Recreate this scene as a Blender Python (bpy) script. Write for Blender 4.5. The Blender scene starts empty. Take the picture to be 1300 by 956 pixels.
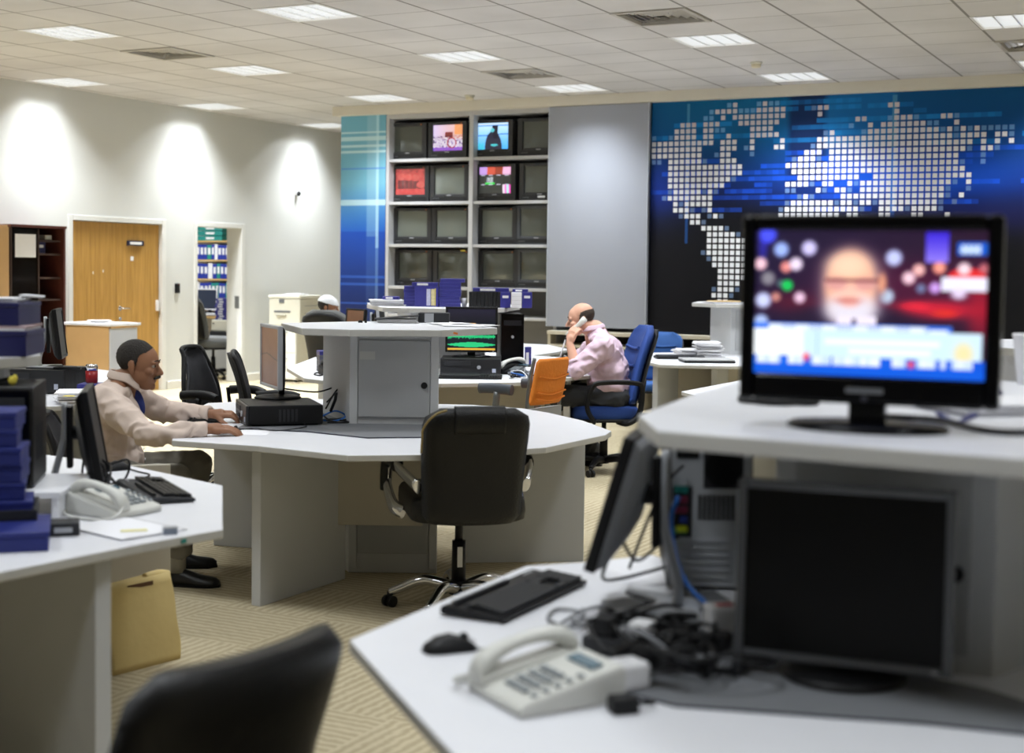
import bpy, bmesh, math, random
from mathutils import Vector as V, Matrix as M, noise
random.seed(7)
PI = math.pi
YAW, PIT, ROL, FPX, EYE = math.radians(27.19), math.radians(2.906), math.radians(.758), 1800.0, 1.52
CY, SY = math.cos(YAW), math.sin(YAW)
scene = bpy.context.scene
COL = scene.collection
# ---------- the camera's axes, and helpers that turn a measured direction plus a known height into a place in the room
_f = V((-SY*math.cos(PIT), CY*math.cos(PIT), -math.sin(PIT)))
_r = V((CY, SY, 0)); _u = _r.cross(_f)
_r2 = math.cos(ROL)*_r + math.sin(ROL)*_u
_u2 = -math.sin(ROL)*_r + math.cos(ROL)*_u
def ray(u, v): return (u-650)/FPX*_r2 - (v-433)/FPX*_u2 + _f
def W(u, v, z):
    d = ray(u, v); return V((0, 0, EYE)) + d*((z-EYE)/d.z)
def S(s, t, z=0.0): return V((s*CY - t*SY, s*SY + t*CY, z))      # s metres across, t metres ahead, on the floor plan
def ST(u, v, z):
    w = W(u, v, z); return (w.x*CY + w.y*SY, -w.x*SY + w.y*CY)

# ---------- materials
def lin(c):
    return tuple(((x/255)/12.92 if x/255 <= .04045 else ((x/255+.055)/1.055)**2.4) for x in c) + (1,)
MATS = {}
def mat(name, c=(200, 200, 200), rough=.5, metal=0, spec=.5, emit=None, es=1, coat=0, bump=0, bscale=60, var=0, vscale=8, trans=0, alpha=1):
    if name in MATS: return MATS[name]
    m = bpy.data.materials.new(name); m.use_nodes = True
    nt = m.node_tree; b = nt.nodes['Principled BSDF']
    b.inputs['Base Color'].default_value = lin(c); b.inputs['Roughness'].default_value = rough
    b.inputs['Metallic'].default_value = metal; b.inputs['Specular IOR Level'].default_value = spec
    b.inputs['Coat Weight'].default_value = coat; b.inputs['Transmission Weight'].default_value = trans
    if emit: b.inputs['Emission Color'].default_value = lin(emit); b.inputs['Emission Strength'].default_value = es
    tc = nt.nodes.new('ShaderNodeTexCoord')
    n = nt.nodes.new('ShaderNodeTexNoise'); n.inputs['Scale'].default_value = vscale; n.inputs['Detail'].default_value = 4
    nt.links.new(tc.outputs['Object'], n.inputs['Vector'])
    mx = nt.nodes.new('ShaderNodeMix'); mx.data_type = 'RGBA'
    k = var if var else .03
    mx.inputs[6].default_value = tuple(x*(1-k) for x in lin(c)[:3])+(1,); mx.inputs[7].default_value = tuple(min(1, x*(1+k)) for x in lin(c)[:3])+(1,)
    nt.links.new(n.outputs['Fac'], mx.inputs[0]); nt.links.new(mx.outputs[2], b.inputs['Base Color'])
    if bump:
        n2 = nt.nodes.new('ShaderNodeTexNoise'); n2.inputs['Scale'].default_value = bscale; n2.inputs['Detail'].default_value = 3
        nt.links.new(tc.outputs['Object'], n2.inputs['Vector'])
        bp = nt.nodes.new('ShaderNodeBump'); bp.inputs['Strength'].default_value = bump; bp.inputs['Distance'].default_value = .01
        nt.links.new(n2.outputs['Fac'], bp.inputs['Height']); nt.links.new(bp.outputs['Normal'], b.inputs['Normal'])
    MATS[name] = m; return m
def attr_mat(name, emission=0, rough=.5, spec=.4, coat=0):
    """colour comes from the print / picture stored on the mesh"""
    if name in MATS: return MATS[name]
    m = bpy.data.materials.new(name); m.use_nodes = True; nt = m.node_tree; b = nt.nodes['Principled BSDF']
    a = nt.nodes.new('ShaderNodeVertexColor'); a.layer_name = 'Col'
    b.inputs['Roughness'].default_value = rough; b.inputs['Specular IOR Level'].default_value = spec; b.inputs['Coat Weight'].default_value = coat
    if emission:
        b.inputs['Base Color'].default_value = (.01, .01, .012, 1)
        nt.links.new(a.outputs['Color'], b.inputs['Emission Color']); b.inputs['Emission Strength'].default_value = emission
    else: nt.links.new(a.outputs['Color'], b.inputs['Base Color'])
    MATS[name] = m; return m

LAM = mat('desk_laminate', (224, 225, 230), .38, var=.03)
EDGE = mat('desk_edge_band', (190, 189, 184), .5, var=.05)
PANEL = mat('desk_panel_grey', (194, 196, 198), .5, var=.05, vscale=3)
MODES = mat('modesty_panel_beige', (186, 180, 166), .55, var=.06, vscale=3)
DOORG = mat('locker_door_grey', (168, 170, 172), .42, var=.04)
MATG = mat('desk_mat_grey', (112, 114, 118), .55, var=.06, vscale=20)
NAVYE = mat('dark_blue_edge', (22, 26, 48), .5)
BLK = mat('black_plastic', (17, 17, 19), .45, var=.15, spec=.28)
BLKG = mat('gloss_black_plastic', (6, 6, 8), .2, var=.1, spec=.22)
DKG = mat('dark_grey_plastic', (44, 45, 48), .5, var=.08, spec=.3)
MIDG = mat('mid_grey_plastic', (112, 114, 118), .4)
SILV = mat('silver_plastic', (176, 179, 184), .38, metal=.1)
LEATH = mat('black_leather', (20, 20, 20), .45, bump=.25, bscale=120, var=.2, spec=.3)
LEATW = mat('worn_leather_piping', (150, 132, 84), .7, var=.6, vscale=26)
CHROME = mat('chrome', (215, 216, 220), .12, metal=1)
STEEL = mat('grey_steel', (120, 122, 122), .4, metal=.5)
MESHB = mat('black_mesh_fabric', (22, 23, 30), .8, bump=.4, bscale=300, var=.2)
BLUF = mat('blue_fabric', (28, 62, 132), .85, bump=.3, bscale=250, var=.12)
BLUF2 = mat('pale_blue_fabric', (48, 92, 158), .85, bump=.3, bscale=250, var=.12)
ORAF = mat('orange_cloth', (222, 128, 36), .8, bump=.3, bscale=60, var=.1, vscale=14)
GRYF = mat('grey_fabric', (98, 99, 98), .9, bump=.3, bscale=200, var=.1)
PHN = mat('phone_offwhite', (206, 206, 200), .45)
PHNG = mat('phone_buttons_grey', (140, 146, 150), .5)
LCD = mat('phone_lcd', (84, 110, 124), .25)
WHT = mat('white_plastic', (226, 226, 228), .4)
PAPER = mat('paper_white', (236, 236, 240), .7, var=.03)
PAPERB = mat('paper_stack_edges', (196, 196, 198), .8, var=.15, vscale=90)
YEL = mat('yellow_note', (236, 218, 84), .7)
TAPB = mat('tape_case_blue', (50, 50, 128), .38, var=.12)
TAPD = mat('tape_case_dark_blue', (30, 32, 86), .4, var=.1)
BOXB = mat('file_box_blue', (28, 40, 116), .5, var=.1)
TAPBK = mat('tape_case_black', (16, 16, 18), .4)
REDM = mat('red_enamel', (150, 16, 24), .3)
BIRCH = mat('birch_veneer', (186, 150, 102), .5, var=.12, vscale=5)
BAG = mat('tan_paper_bag', (206, 184, 126), .75, bump=.35, bscale=10, var=.1, vscale=6)
CREAM = mat('cream_plastic', (222, 219, 204), .5)
BLUEC = mat('blue_cable', (30, 104, 190), .5)
GRYC = mat('grey_cable', (132, 134, 138), .5)
GLASSD = mat('crt_glass', (74, 79, 73), .1, spec=.6, coat=.3, var=.06, vscale=2)
LCDOFF = mat('lcd_screen_off', (9, 9, 9), .4, var=.1, spec=.2)
TEAL = mat('teal_binder', (22, 130, 122), .5)
WHTLAB = mat('white_label', (226, 226, 226), .6)

# ---------- mesh builder
class MB:
    def __init__(self): self.bm = bmesh.new()
    def _add(self, verts, mi, sm):
        fs = set()
        for v in verts:
            for f in v.link_faces: fs.add(f)
        for f in fs: f.material_index = mi; f.smooth = sm
    def box(self, c, d, rz=0, rx=0, ry=0, mi=0):
        r = bmesh.ops.create_cube(self.bm, size=1)
        mt = M.Translation(V(c)) @ M.Rotation(rz, 4, 'Z') @ M.Rotation(ry, 4, 'Y') @ M.Rotation(rx, 4, 'X') @ M.Diagonal((d[0], d[1], d[2], 1))
        bmesh.ops.transform(self.bm, matrix=mt, verts=r['verts']); self._add(r['verts'], mi, False); return self
    def b2(self, a, b, mi=0):
        a, b = V(a), V(b); return self.box((a+b)/2, [abs(x) for x in (b-a)], mi=mi)
    def prism(self, pts, z0, z1, mi=0):
        if sum(pts[i][0]*pts[(i+1) % len(pts)][1]-pts[(i+1) % len(pts)][0]*pts[i][1] for i in range(len(pts))) < 0: pts = pts[::-1]
        lo = [self.bm.verts.new((p[0], p[1], z0)) for p in pts]; hi = [self.bm.verts.new((p[0], p[1], z1)) for p in pts]
        n = len(pts); fs = [self.bm.faces.new(lo[::-1]), self.bm.faces.new(hi)]
        for i in range(n): fs.append(self.bm.faces.new((lo[i], lo[(i+1) % n], hi[(i+1) % n], hi[i])))
        for f in fs: f.material_index = mi
        return self
    def extr(self, pts, axis, a0, a1, mi=0):
        """outline in a vertical plane, pushed along x or y"""
        mk = (lambda p, a: (a, p[0], p[1])) if axis == 'x' else (lambda p, a: (p[0], a, p[1]))
        A = [self.bm.verts.new(mk(p, a0)) for p in pts]; B = [self.bm.verts.new(mk(p, a1)) for p in pts]
        n = len(pts); fs = [self.bm.faces.new(A), self.bm.faces.new(B[::-1])]
        for i in range(n): fs.append(self.bm.faces.new((B[i], B[(i+1) % n], A[(i+1) % n], A[i])))
        for f in fs: f.material_index = mi
        bmesh.ops.recalc_face_normals(self.bm, faces=fs); return self
    def rings(self, rings, mi=0, sm=True, cap=True, closed=True):
        vs = [[self.bm.verts.new(p) for p in r] for r in rings]; fs = []
        n = len(rings[0])
        for a, b in zip(vs, vs[1:]):
            for i in range(n if closed else n-1): fs.append(self.bm.faces.new((a[i], a[(i+1) % n], b[(i+1) % n], b[i])))
        if cap and closed: fs.append(self.bm.faces.new(vs[0][::-1])); fs.append(self.bm.faces.new(vs[-1]))
        for f in fs: f.material_index = mi; f.smooth = sm
        if cap and closed: fs[-1].smooth = fs[-2].smooth = False
        bmesh.ops.recalc_face_normals(self.bm, faces=fs); return self
    def tube(self, pts, r, n=8, mi=0, ns=0, flat=None):
        pts = [V(p) for p in pts]
        if ns: pts = smoothpts(pts, ns)
        rs = r if isinstance(r, (list, tuple)) else [r]*len(pts)
        if len(rs) != len(pts): rs = [rs[0]+(rs[-1]-rs[0])*i/(len(pts)-1) for i in range(len(pts))]
        R = []; up = V((0, 0, 1)); prev = None
        for i, p in enumerate(pts):
            d = (pts[min(i+1, len(pts)-1)] - pts[max(i-1, 0)]).normalized()
            if prev is None:
                a = d.cross(up); a = a if a.length > 1e-3 else d.cross(V((1, 0, 0)))
            else: a = prev - d*prev.dot(d)
            a.normalize(); prev = a; b = d.cross(a)
            k = flat if flat else 1
            R.append([p + (a*math.cos(q) + b*math.sin(q)*k)*rs[i] for q in [2*PI*j/n for j in range(n)]])
        return self.rings(R, mi)
    def cyl(self, p0, p1, r0, r1=None, n=20, mi=0):
        return self.tube([p0, p1], [r0, r0 if r1 is None else r1], n, mi)
    def lathe(self, prof, c=(0, 0, 0), n=24, mi=0, rot=None):
        R = []
        for r, z in prof:
            ring = [V((r*math.cos(2*PI*j/n), r*math.sin(2*PI*j/n), z)) for j in range(n)]
            if rot is not None: ring = [rot @ p for p in ring]
            R.append([p+V(c) for p in ring])
        return self.rings(R, mi)
    def ell(self, c, r, rot=None, seg=20, mi=0):
        q = bmesh.ops.create_uvsphere(self.bm, u_segments=seg, v_segments=max(8, seg*2//3), radius=1)
        mt = M.Translation(V(c)) @ (rot.to_4x4() if rot is not None else M.Identity(4)) @ M.Diagonal((r[0], r[1], r[2], 1))
        bmesh.ops.transform(self.bm, matrix=mt, verts=q['verts']); self._add(q['verts'], mi, True); return self
    def quad(self, ps, mi=0):
        f = self.bm.faces.new([self.bm.verts.new(p) for p in ps]); f.material_index = mi; return self
    def move(self, mt):
        bmesh.ops.transform(self.bm, matrix=mt, verts=self.bm.verts[:]); return self
    def build(self, name, m, parent=None, bevel=0, seg=2, sub=0, loc=None, rot=None, smooth=None, solid=0, kind=None, label=None):
        me = bpy.data.meshes.new(name); self.bm.to_mesh(me); self.bm.free()
        for x in (m if isinstance(m, (list, tuple)) else [m]): me.materials.append(x)
        o = bpy.data.objects.new(name, me); COL.objects.link(o)
        if parent is not None: o.parent = parent
        if loc is not None: o.location = loc
        if rot is not None: o.rotation_euler = rot
        if smooth: me.polygons.foreach_set('use_smooth', [True]*len(me.polygons))
        if solid: q = o.modifiers.new('thick', 'SOLIDIFY'); q.thickness = solid; q.offset = 0
        if bevel:
            q = o.modifiers.new('bev', 'BEVEL'); q.width = bevel; q.segments = seg; q.limit_method = 'ANGLE'; q.angle_limit = math.radians(35)
        if sub: q = o.modifiers.new('sub', 'SUBSURF'); q.levels = q.render_levels = sub
        if kind: o['kind'] = kind
        if label: o['label'] = label
        return o
def smoothpts(pts, k):
    out = []; n = len(pts)
    for i in range(n-1):
        p0, p1, p2, p3 = pts[max(i-1, 0)], pts[i], pts[i+1], pts[min(i+2, n-1)]
        for j in range(k):
            t = j/k
            out.append(.5*((2*p1) + (p2-p0)*t + (2*p0-5*p1+4*p2-p3)*t*t + (3*p1-p0-3*p2+p3)*t**3))
    out.append(pts[-1]); return out
def thing(name, label, cat, loc=(0, 0, 0), rz=0, group=None):
    o = bpy.data.objects.new(name, None); COL.objects.link(o); o.empty_display_size = .05
    o.location = loc; o.rotation_euler = (0, 0, rz); o['label'] = label; o['category'] = cat
    if group: o['group'] = group
    return o
def tag(o, label, cat, group=None, kind=None):
    o['label'] = label; o['category'] = cat
    if group: o['group'] = group
    if kind: o['kind'] = kind
    return o
def struct(o): o['kind'] = 'structure'; return o
def dup(root, loc, rz=None, label=None, group=None, rot=None):
    def cp(o, par):
        c = o.copy(); COL.objects.link(c)
        if par is not None: c.parent = par
        for ch in list(o.children): cp(ch, c)
        return c
    r = cp(root, None); r.location = loc
    if rz is not None: r.rotation_euler = (0, 0, rz)
    if rot is not None: r.rotation_euler = rot
    if label: r['label'] = label
    if group: r['group'] = group
    return r
def rrect(w, h, r, n=5, cx=0, cy=0):
    """rounded rectangle outline"""
    out = []
    for (sx, sy, a0) in ((1, 1, 0), (-1, 1, PI/2), (-1, -1, PI), (1, -1, 1.5*PI)):
        for i in range(n+1):
            a = a0 + PI/2*i/n
            out.append((cx+sx*(w/2-r)+r*math.cos(a), cy+sy*(h/2-r)+r*math.sin(a)))
    return out
def picture(name, w, h, nx, ny, fn, m, parent=None, loc=None, rot=None, bulge=0):
    """a sheet in the local xz plane facing -y carrying a picture; fn(x, y) with x, y in 0..1 from the lower left gives sRGB"""
    me = bpy.data.meshes.new(name); vs = []; fs = []; cols = []
    for j in range(ny+1):
        for i in range(nx+1):
            x, y = i/nx, j/ny
            vs.append((w*(x-.5), -bulge*(1-(2*x-1)**2)*(1-(2*y-1)**2), h*(y-.5))); cols.append(lin(fn(x, y)))
    for j in range(ny):
        for i in range(nx):
            a = j*(nx+1)+i; fs.append((a, a+1, a+nx+2, a+nx+1))
    me.from_pydata(vs, [], fs); ca = me.color_attributes.new('Col', 'FLOAT_COLOR', 'POINT')
    for k, c in enumerate(cols): ca.data[k].color = c
    me.materials.append(m); me.polygons.foreach_set('use_smooth', [True]*len(me.polygons))
    o = bpy.data.objects.new(name, me); COL.objects.link(o)
    if parent is not None: o.parent = parent
    if loc is not None: o.location = loc
    if rot is not None: o.rotation_euler = rot
    return o
# ================= desk equipment =================
def rr_box(m, c, d, r, axis='z', mi=0, n=5):
    """box with rounded outline: outline in xz pushed along y (axis='y') or in xy pushed along z"""
    if axis == 'z':
        pts = rrect(d[0], d[1], r, n, c[0], c[1]); m.rings([[(p[0], p[1], c[2]-d[2]/2) for p in pts], [(p[0], p[1], c[2]+d[2]/2) for p in pts]], mi, sm=False)
    elif axis == 'y':
        pts = rrect(d[0], d[2], r, n, c[0], c[2]); m.rings([[(p[0], c[1]-d[1]/2, p[1]) for p in pts], [(p[0], c[1]+d[1]/2, p[1]) for p in pts]], mi, sm=False)
    else:
        pts = rrect(d[1], d[2], r, n, c[1], c[2]); m.rings([[(c[0]-d[0]/2, p[0], p[1]) for p in pts], [(c[0]+d[0]/2, p[0], p[1]) for p in pts]], mi, sm=False)
    return m
def keyboard(label, loc, rz, m=BLK, mk=DKG, group=None):
    t = thing('keyboard', label, 'keyboard', loc, rz, group)
    MB().extr([(-.08, .004), (-.08, .014), (.07, .026), (.082, .022), (.082, .004)], 'x', -.225, .225).build('body', m, t, bevel=.003)
    k = MB(); k2 = MB(); k3 = MB()
    def row(y, x0, n, w, h=.0155, k=k):
        z = .016+.012*(y+.08)/.15
        for i in range(n): k.box((x0+i*w+w/2, y, z+.005), (w*.84, h, .008), rx=.08)
    for r in range(5): row(-.062+.019*r, -.213+(.004*r if r < 4 else 0), 15, .0187)
    row(.052, -.213, 14, .0187, .012, k=k3)
    for r in range(3): row(-.062+.019*r*1.0+(.019*2 if r else 0), .075, 3, .0187, k=k2)
    for r in range(5): row(-.062+.019*r, .138, 4, .0187, k=k2)
    k.build('keys', mk, t); k2.build('number_keys', mk, t); k3.build('function_keys', mk, t)
    for sx in (-1, 1): MB().box((sx*.18, .06, .003), (.03, .02, .006)).build('foot', m, t)
    MB().box((.17, .058, .027), (.05, .006, .001), rx=.08).build('status_lights', SILV, t)
    return t
def mouse(label, loc, rz, m=BLK, group=None):
    t = thing('mouse', label, 'computer mouse', loc, rz, group)
    b = MB(); R = []
    for q, (y, w, h) in enumerate(((-.058, .012, .006), (-.05, .026, .018), (-.03, .031, .031), (0, .031, .036), (.03, .03, .026), (.048, .027, .014), (.056, .016, .007))):
        R.append([(w*math.cos(a)*(1 if math.sin(a) > -.1 else .95), y, max(.0, h*max(0, math.sin(a)))+.001) for a in [2*PI*i/20 for i in range(20)]])
    b.rings(R).build('shell', m, t)
    MB().cyl((-.005, .03, .0265), (.005, .03, .0265), .009, n=14).build('wheel', DKG, t); MB().box((0, .042, .0225), (.0015, .03, .002), rx=-.5).build('button_gap', BLKG, t)
    return t
def cable(name, label, pts, r=.004, m=BLK, ns=8, cat='cable', group=None):
    o = MB().tube(pts, r, 8, ns=ns).build(name, m); return tag(o, label, cat, group)
def lcd(label, loc, rz, w=.38, h=.31, zc=.3, tilt=0., stand='disc', frame=BLK, back=BLK, screen=LCDOFF, group=None, pic=None, off=.09, chin=0, name='monitor'):
    """flat monitor; screen looks along local -y, origin under the foot; zc = height of the panel's centre"""
    t = thing(name, label, 'monitor', loc, rz, group)
    bz = .017; T = M.Translation((0, 0, zc)) @ M.Rotation(-tilt, 4, 'X')
    f = MB(); f.b2((-w/2, -.012, -h/2), (-w/2+bz, .014, h/2)).b2((w/2-bz, -.012, -h/2), (w/2, .014, h/2)).b2((-w/2+bz, -.012, h/2-bz), (w/2-bz, .014, h/2)).b2((-w/2+bz, -.012, -h/2), (w/2-bz, .014, -h/2+bz+chin))
    f.move(T).build('bezel', frame, t, bevel=.004)
    bk = MB(); bk.rings([[(sx*(w/2-a), y, sz*(h/2-a)) for sx, sz in ((-1, -1), (1, -1), (1, 1), (-1, 1))] for a, y in ((.003, .014), (.02, .03), (.09, .05), (.1, .052))], sm=False); bk.move(T).build('back_shell', back, t, bevel=.006)
    hb = h-2*bz-chin
    if pic: o = picture('screen', w-2*bz, hb, 120, 80, pic, SCR, t); o.matrix_local = T @ M.Translation((0, -.006, chin/2))
    else: MB().box((0, -.004, chin/2), (w-2*bz, .006, hb)).move(T).build('screen', screen, t)
    MB().box((w/2-.03, -.0125, -h/2+.009), (.012, .002, .006)).move(T).build('power_button', SILV, t)
    if stand == 'disc':
        MB().tube([(0, .055, .015), (0, .06, zc-h/2+.02), (0, .045, zc-.03)], [.03, .026, .03], 12, flat=.5).build('neck', BLK, t)
        MB().lathe([(.001, 0), (.115, 0), (.12, .006), (.1, .014), (.03, .022), (.001, .022)], (0, .035, 0), n=36).build('foot', BLK, t)
    elif stand == 'wide':
        MB().box((0, .05, (zc-h/2)/2+.02), (.06, .03, zc-h/2+.04)).build('neck', BLKG, t, bevel=.006)
        MB().lathe([(.001, 0), (.98, 0), (1, .005), (.9, .012), (.2, .02), (.001, .02)], n=44).move(M.Translation((0, .04, 0)) @ M.Diagonal((.15, .09, 1, 1))).build('foot', BLKG, t)
    else:       # column with a bent silver back and a spread foot
        y0 = off
        MB().tube([(0, y0+.03, .012), (0, y0+.035, .05), (0, y0+.012, .14), (0, y0, .2), (0, y0, zc+.1)], [.028, .022, .02, .022, .022], 12, ns=5, flat=.45).build('column', SILV, t)
        MB().b2((-.024, y0-.028, zc-.12), (.024, y0-.008, zc+.09)).build('slide', BLK, t, bevel=.005)
        MB().cyl((0, .04, zc), (0, y0-.02, zc), .024, n=18).build('pivot', BLK, t)
        fpts = [(-.13, -.02), (-.11, -.035), (-.03, .05), (.03, .05), (.11, -.035), (.13, -.02), (.05, .16), (-.05, .16)]
        MB().prism([(x, y+.03) for x, y in fpts], .001, .014).build('foot', SILV, t, bevel=.005)
        MB().prism([(x*1.03, y*1.02+.03) for x, y in fpts], 0, .004).build('foot_rim', BLK, t)
    return t
def desktop_pc(label, loc, rz, w=.36, d=.38, h=.1, body=BLK, group=None, front=True):
    """flat computer case lying down; front towards -y"""
    t = thing('desktop_computer', label, 'computer', loc, rz, group)
    MB().b2((-w/2, -d/2, .006), (w/2, d/2, h)).build('case', body, t, bevel=.005)
    MB().b2((-w/2, -d/2-.014, .006), (w/2, -d/2, h)).build('front_panel', mat('pc_front', (30, 31, 34), .35), t, bevel=.004)
    MB().b2((-w*.42, -d/2-.018, h*.6), (0, -d/2-.012, h*.85)).build('disc_drive', DKG, t, bevel=.002); MB().b2((-w*.42, -d/2-.017, h*.25), (-.02, -d/2-.012, h*.45)).build('bay_cover', DKG, t)
    MB().cyl((w*.14, -d/2-.012, h*.5), (w*.14, -d/2-.02, h*.5), .014, n=18).build('power_button', SILV, t)
    MB().b2((w*.36, -d/2-.016, h*.2), (w*.42, -d/2-.012, h*.42)).build('badge', mat('pc_sticker', (190, 196, 214), .4), t)
    for k in range(5): MB().b2((w/2, -d*.1+.0+k*.02, h*.2), (w/2+.001, -d*.1+.012+k*.02, h*.8)).build('vent', DKG, t)
    for sx in (-1, 1): MB().b2((sx*(w/2-.04)-.012, -d/2+.02, 0), (sx*(w/2-.04)+.012, d/2-.02, .006)).build('foot', BLK, t)
    return t
def phone(label, loc, rz, m=PHN, group=None, handset=True, sc=1.0, knobs=False):
    """desk telephone; user side at -y, handset on its left"""
    t = thing('telephone', label, 'telephone', loc, rz, group); t.scale = (sc, sc, sc)
    MB().extr([(-.11, 0), (-.115, .018), (-.1, .026), (.06, .062), (.105, .07), (.112, .055), (.112, 0)], 'x', -.1, .1).build('base', m, t, bevel=.008)
    k = MB()
    sl = math.atan2(.036, .16)
    for r in range(4):
        for c in range(3): y = -.075+.024*r; k.box((.0+.026*c, y, .028+(y+.1)*.225+.003), (.018, .013, .006), rx=sl)
    k.build('keypad', PHNG, t)
    k = MB()
    for r in range(5): y = -.075+.024*r; k.box((.085, y, .028+(y+.1)*.225+.002), (.012, .01, .005), rx=sl)
    k.build('side_keys', PHNG, t)
    MB().box((.035, .062, .066), (.085, .026, .004), rx=sl).build('display', LCD, t)
    cr = MB().box((-.062, -.02, .045), (.05, .19, .02), rx=.17).build('cradle', m, t, bevel=.006)
    if handset: handset_part(m).build('handset', m, t, sub=1, loc=(-.064, -.01, .072), rot=(.17, 0, 0))
    MB().tube([(-.064, -.11, .04), (-.11, -.13, .02), (-.14, -.09, .006), (-.15, .02, .006), (-.12, .09, .01), (-.09, .1, .012)], .005, 8, ns=6).build('coiled_cord', m, t)
    return t
def handset_part(m):
    """handset along y, ear and mouth ends turned down"""
    b = MB(); R = []
    for y, z, w, h in ((-.112, -.02, .018, .012), (-.108, -.012, .024, .02), (-.09, -.002, .026, .026), (-.065, .012, .021, .016), (-.03, .02, .018, .012), (.03, .02, .018, .012), (.065, .012, .021, .016), (.09, -.002, .026, .026), (.108, -.012, .024, .02), (.112, -.02, .018, .012)):
        R.append([(w*math.cos(a), y, z+h*math.sin(a)) for a in [2*PI*i/14 for i in range(14)]])
    return b.rings(R)
def tape_case(label, loc, rz, m=TAPB, w=.165, d=.12, h=.027, up=False, group=None, lab=True, name='tape_case', textm=None):
    t = thing(name, label, 'tape case', loc, rz, group)
    MB().b2((-w/2, -d/2, 0), (w/2, d/2, h-.0006)).build('shell', m, t, bevel=.0025)
    MB().b2((-w/2-.0005, -d/2+.004, h*.46), (w/2+.0005, -d/2-.0005, h*.54)).build('lid_seam', TAPD, t)
    if lab: MB().b2((-w*.3, -d/2-.0012, h*.22), (w*.12, -d/2+.001, h*.78)).build('spine_label', textm or WHTLAB, t)
    return t
# ---------- office chairs: local +y is where the sitter looks
def star_base(t, R=.3, m=BLK, z=.085, col=BLK, a0=.3, arch=.04, hub=.43, r=.022, caster=True):
    MB().cyl((0, 0, .07), (0, 0, .13), .042, .038, 20).build('hub', col, t)
    MB().cyl((0, 0, .12), (0, 0, hub*.72), .032, .03, 18).cyl((0, 0, hub*.7), (0, 0, hub), .018, n=14).build('gas_column', col, t)
    for k in range(5):
        a = a0+2*PI*k/5; c, s_ = math.cos(a), math.sin(a)
        lg = MB().tube([(c*.03, s_*.03, z+.015), (c*R*.5, s_*R*.5, z+arch*.7), (c*R*.85, s_*R*.85, z+.0), (c*R, s_*R, z-.018)], [r*1.25, r*.75], 10, ns=5).build('leg', m, t)
        if caster:
            b = a+.9; cb, sb = math.cos(b), math.sin(b)
            w = MB()
            for q in (-1, 1): w.cyl((c*R-sb*.008*q, s_*R+cb*.008*q, .026), (c*R-sb*.026*q, s_*R+cb*.026*q, .026), .026, n=18)
            w.cyl((c*R, s_*R, .03), (c*R, s_*R, z-.015), .012, n=10); w.build('caster', BLK, lg)
def cushion(c, d, r=.05, puff=.0, n=6):
    """seat cushion: rounded outline, domed top"""
    m = MB(); R = []
    for q, (zz, k) in enumerate(((-.5, .93), (-.42, .985), (-.1, 1.0), (.25, .99), (.42, .95), (.5, .86))):
        pts = rrect(d[0]*k, d[1]*k, r, n); R.append([(c[0]+x, c[1]+y, c[2]+zz*d[2]) for x, y in pts])
    return m.rings(R)
def backrest(w0, w1, h, th, z0, y0, lean=.12, curve=.05, wrap=.03, n=16, rt=.09):
    """back cushion: width w0 at the bottom to w1, soft rounded top; y0 is its front at the bottom, leaning backwards (-y)"""
    m = MB(); rows = 15; R = []
    for k in range(rows):
        f = k/(rows-1); z = h*f
        w = w0+(w1-w0)*min(1, f*1.4)
        e = max(0, (z-(h-rt))/rt); w -= 2*rt*(1-math.sqrt(max(0, 1-e*e)))*.95 if e > 0 else 0
        e2 = max(0, (.04-z)/.04); w -= .05*e2*e2
        tk = th*(1-.55*max(0, (f-.75)/.25)**2)*(1-.4*max(0, (.12-f)/.12)**2)
        yb = y0-lean*f-curve*math.sin(f*PI)*(-1)
        ring = []
        for i in range(2*n):
            if i < n: u = -1+2*i/(n-1); side = 1
            else: u = 1-2*(i-n)/(n-1); side = -1
            s_ = math.copysign(abs(u)**.9, u)
            edge = math.sqrt(max(0, 1-abs(u)**6))
            ring.append((s_*w/2, yb+side*tk/2*edge+wrap*u*u, z0+z))
        R.append(ring)
    return m.rings(R)
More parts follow.
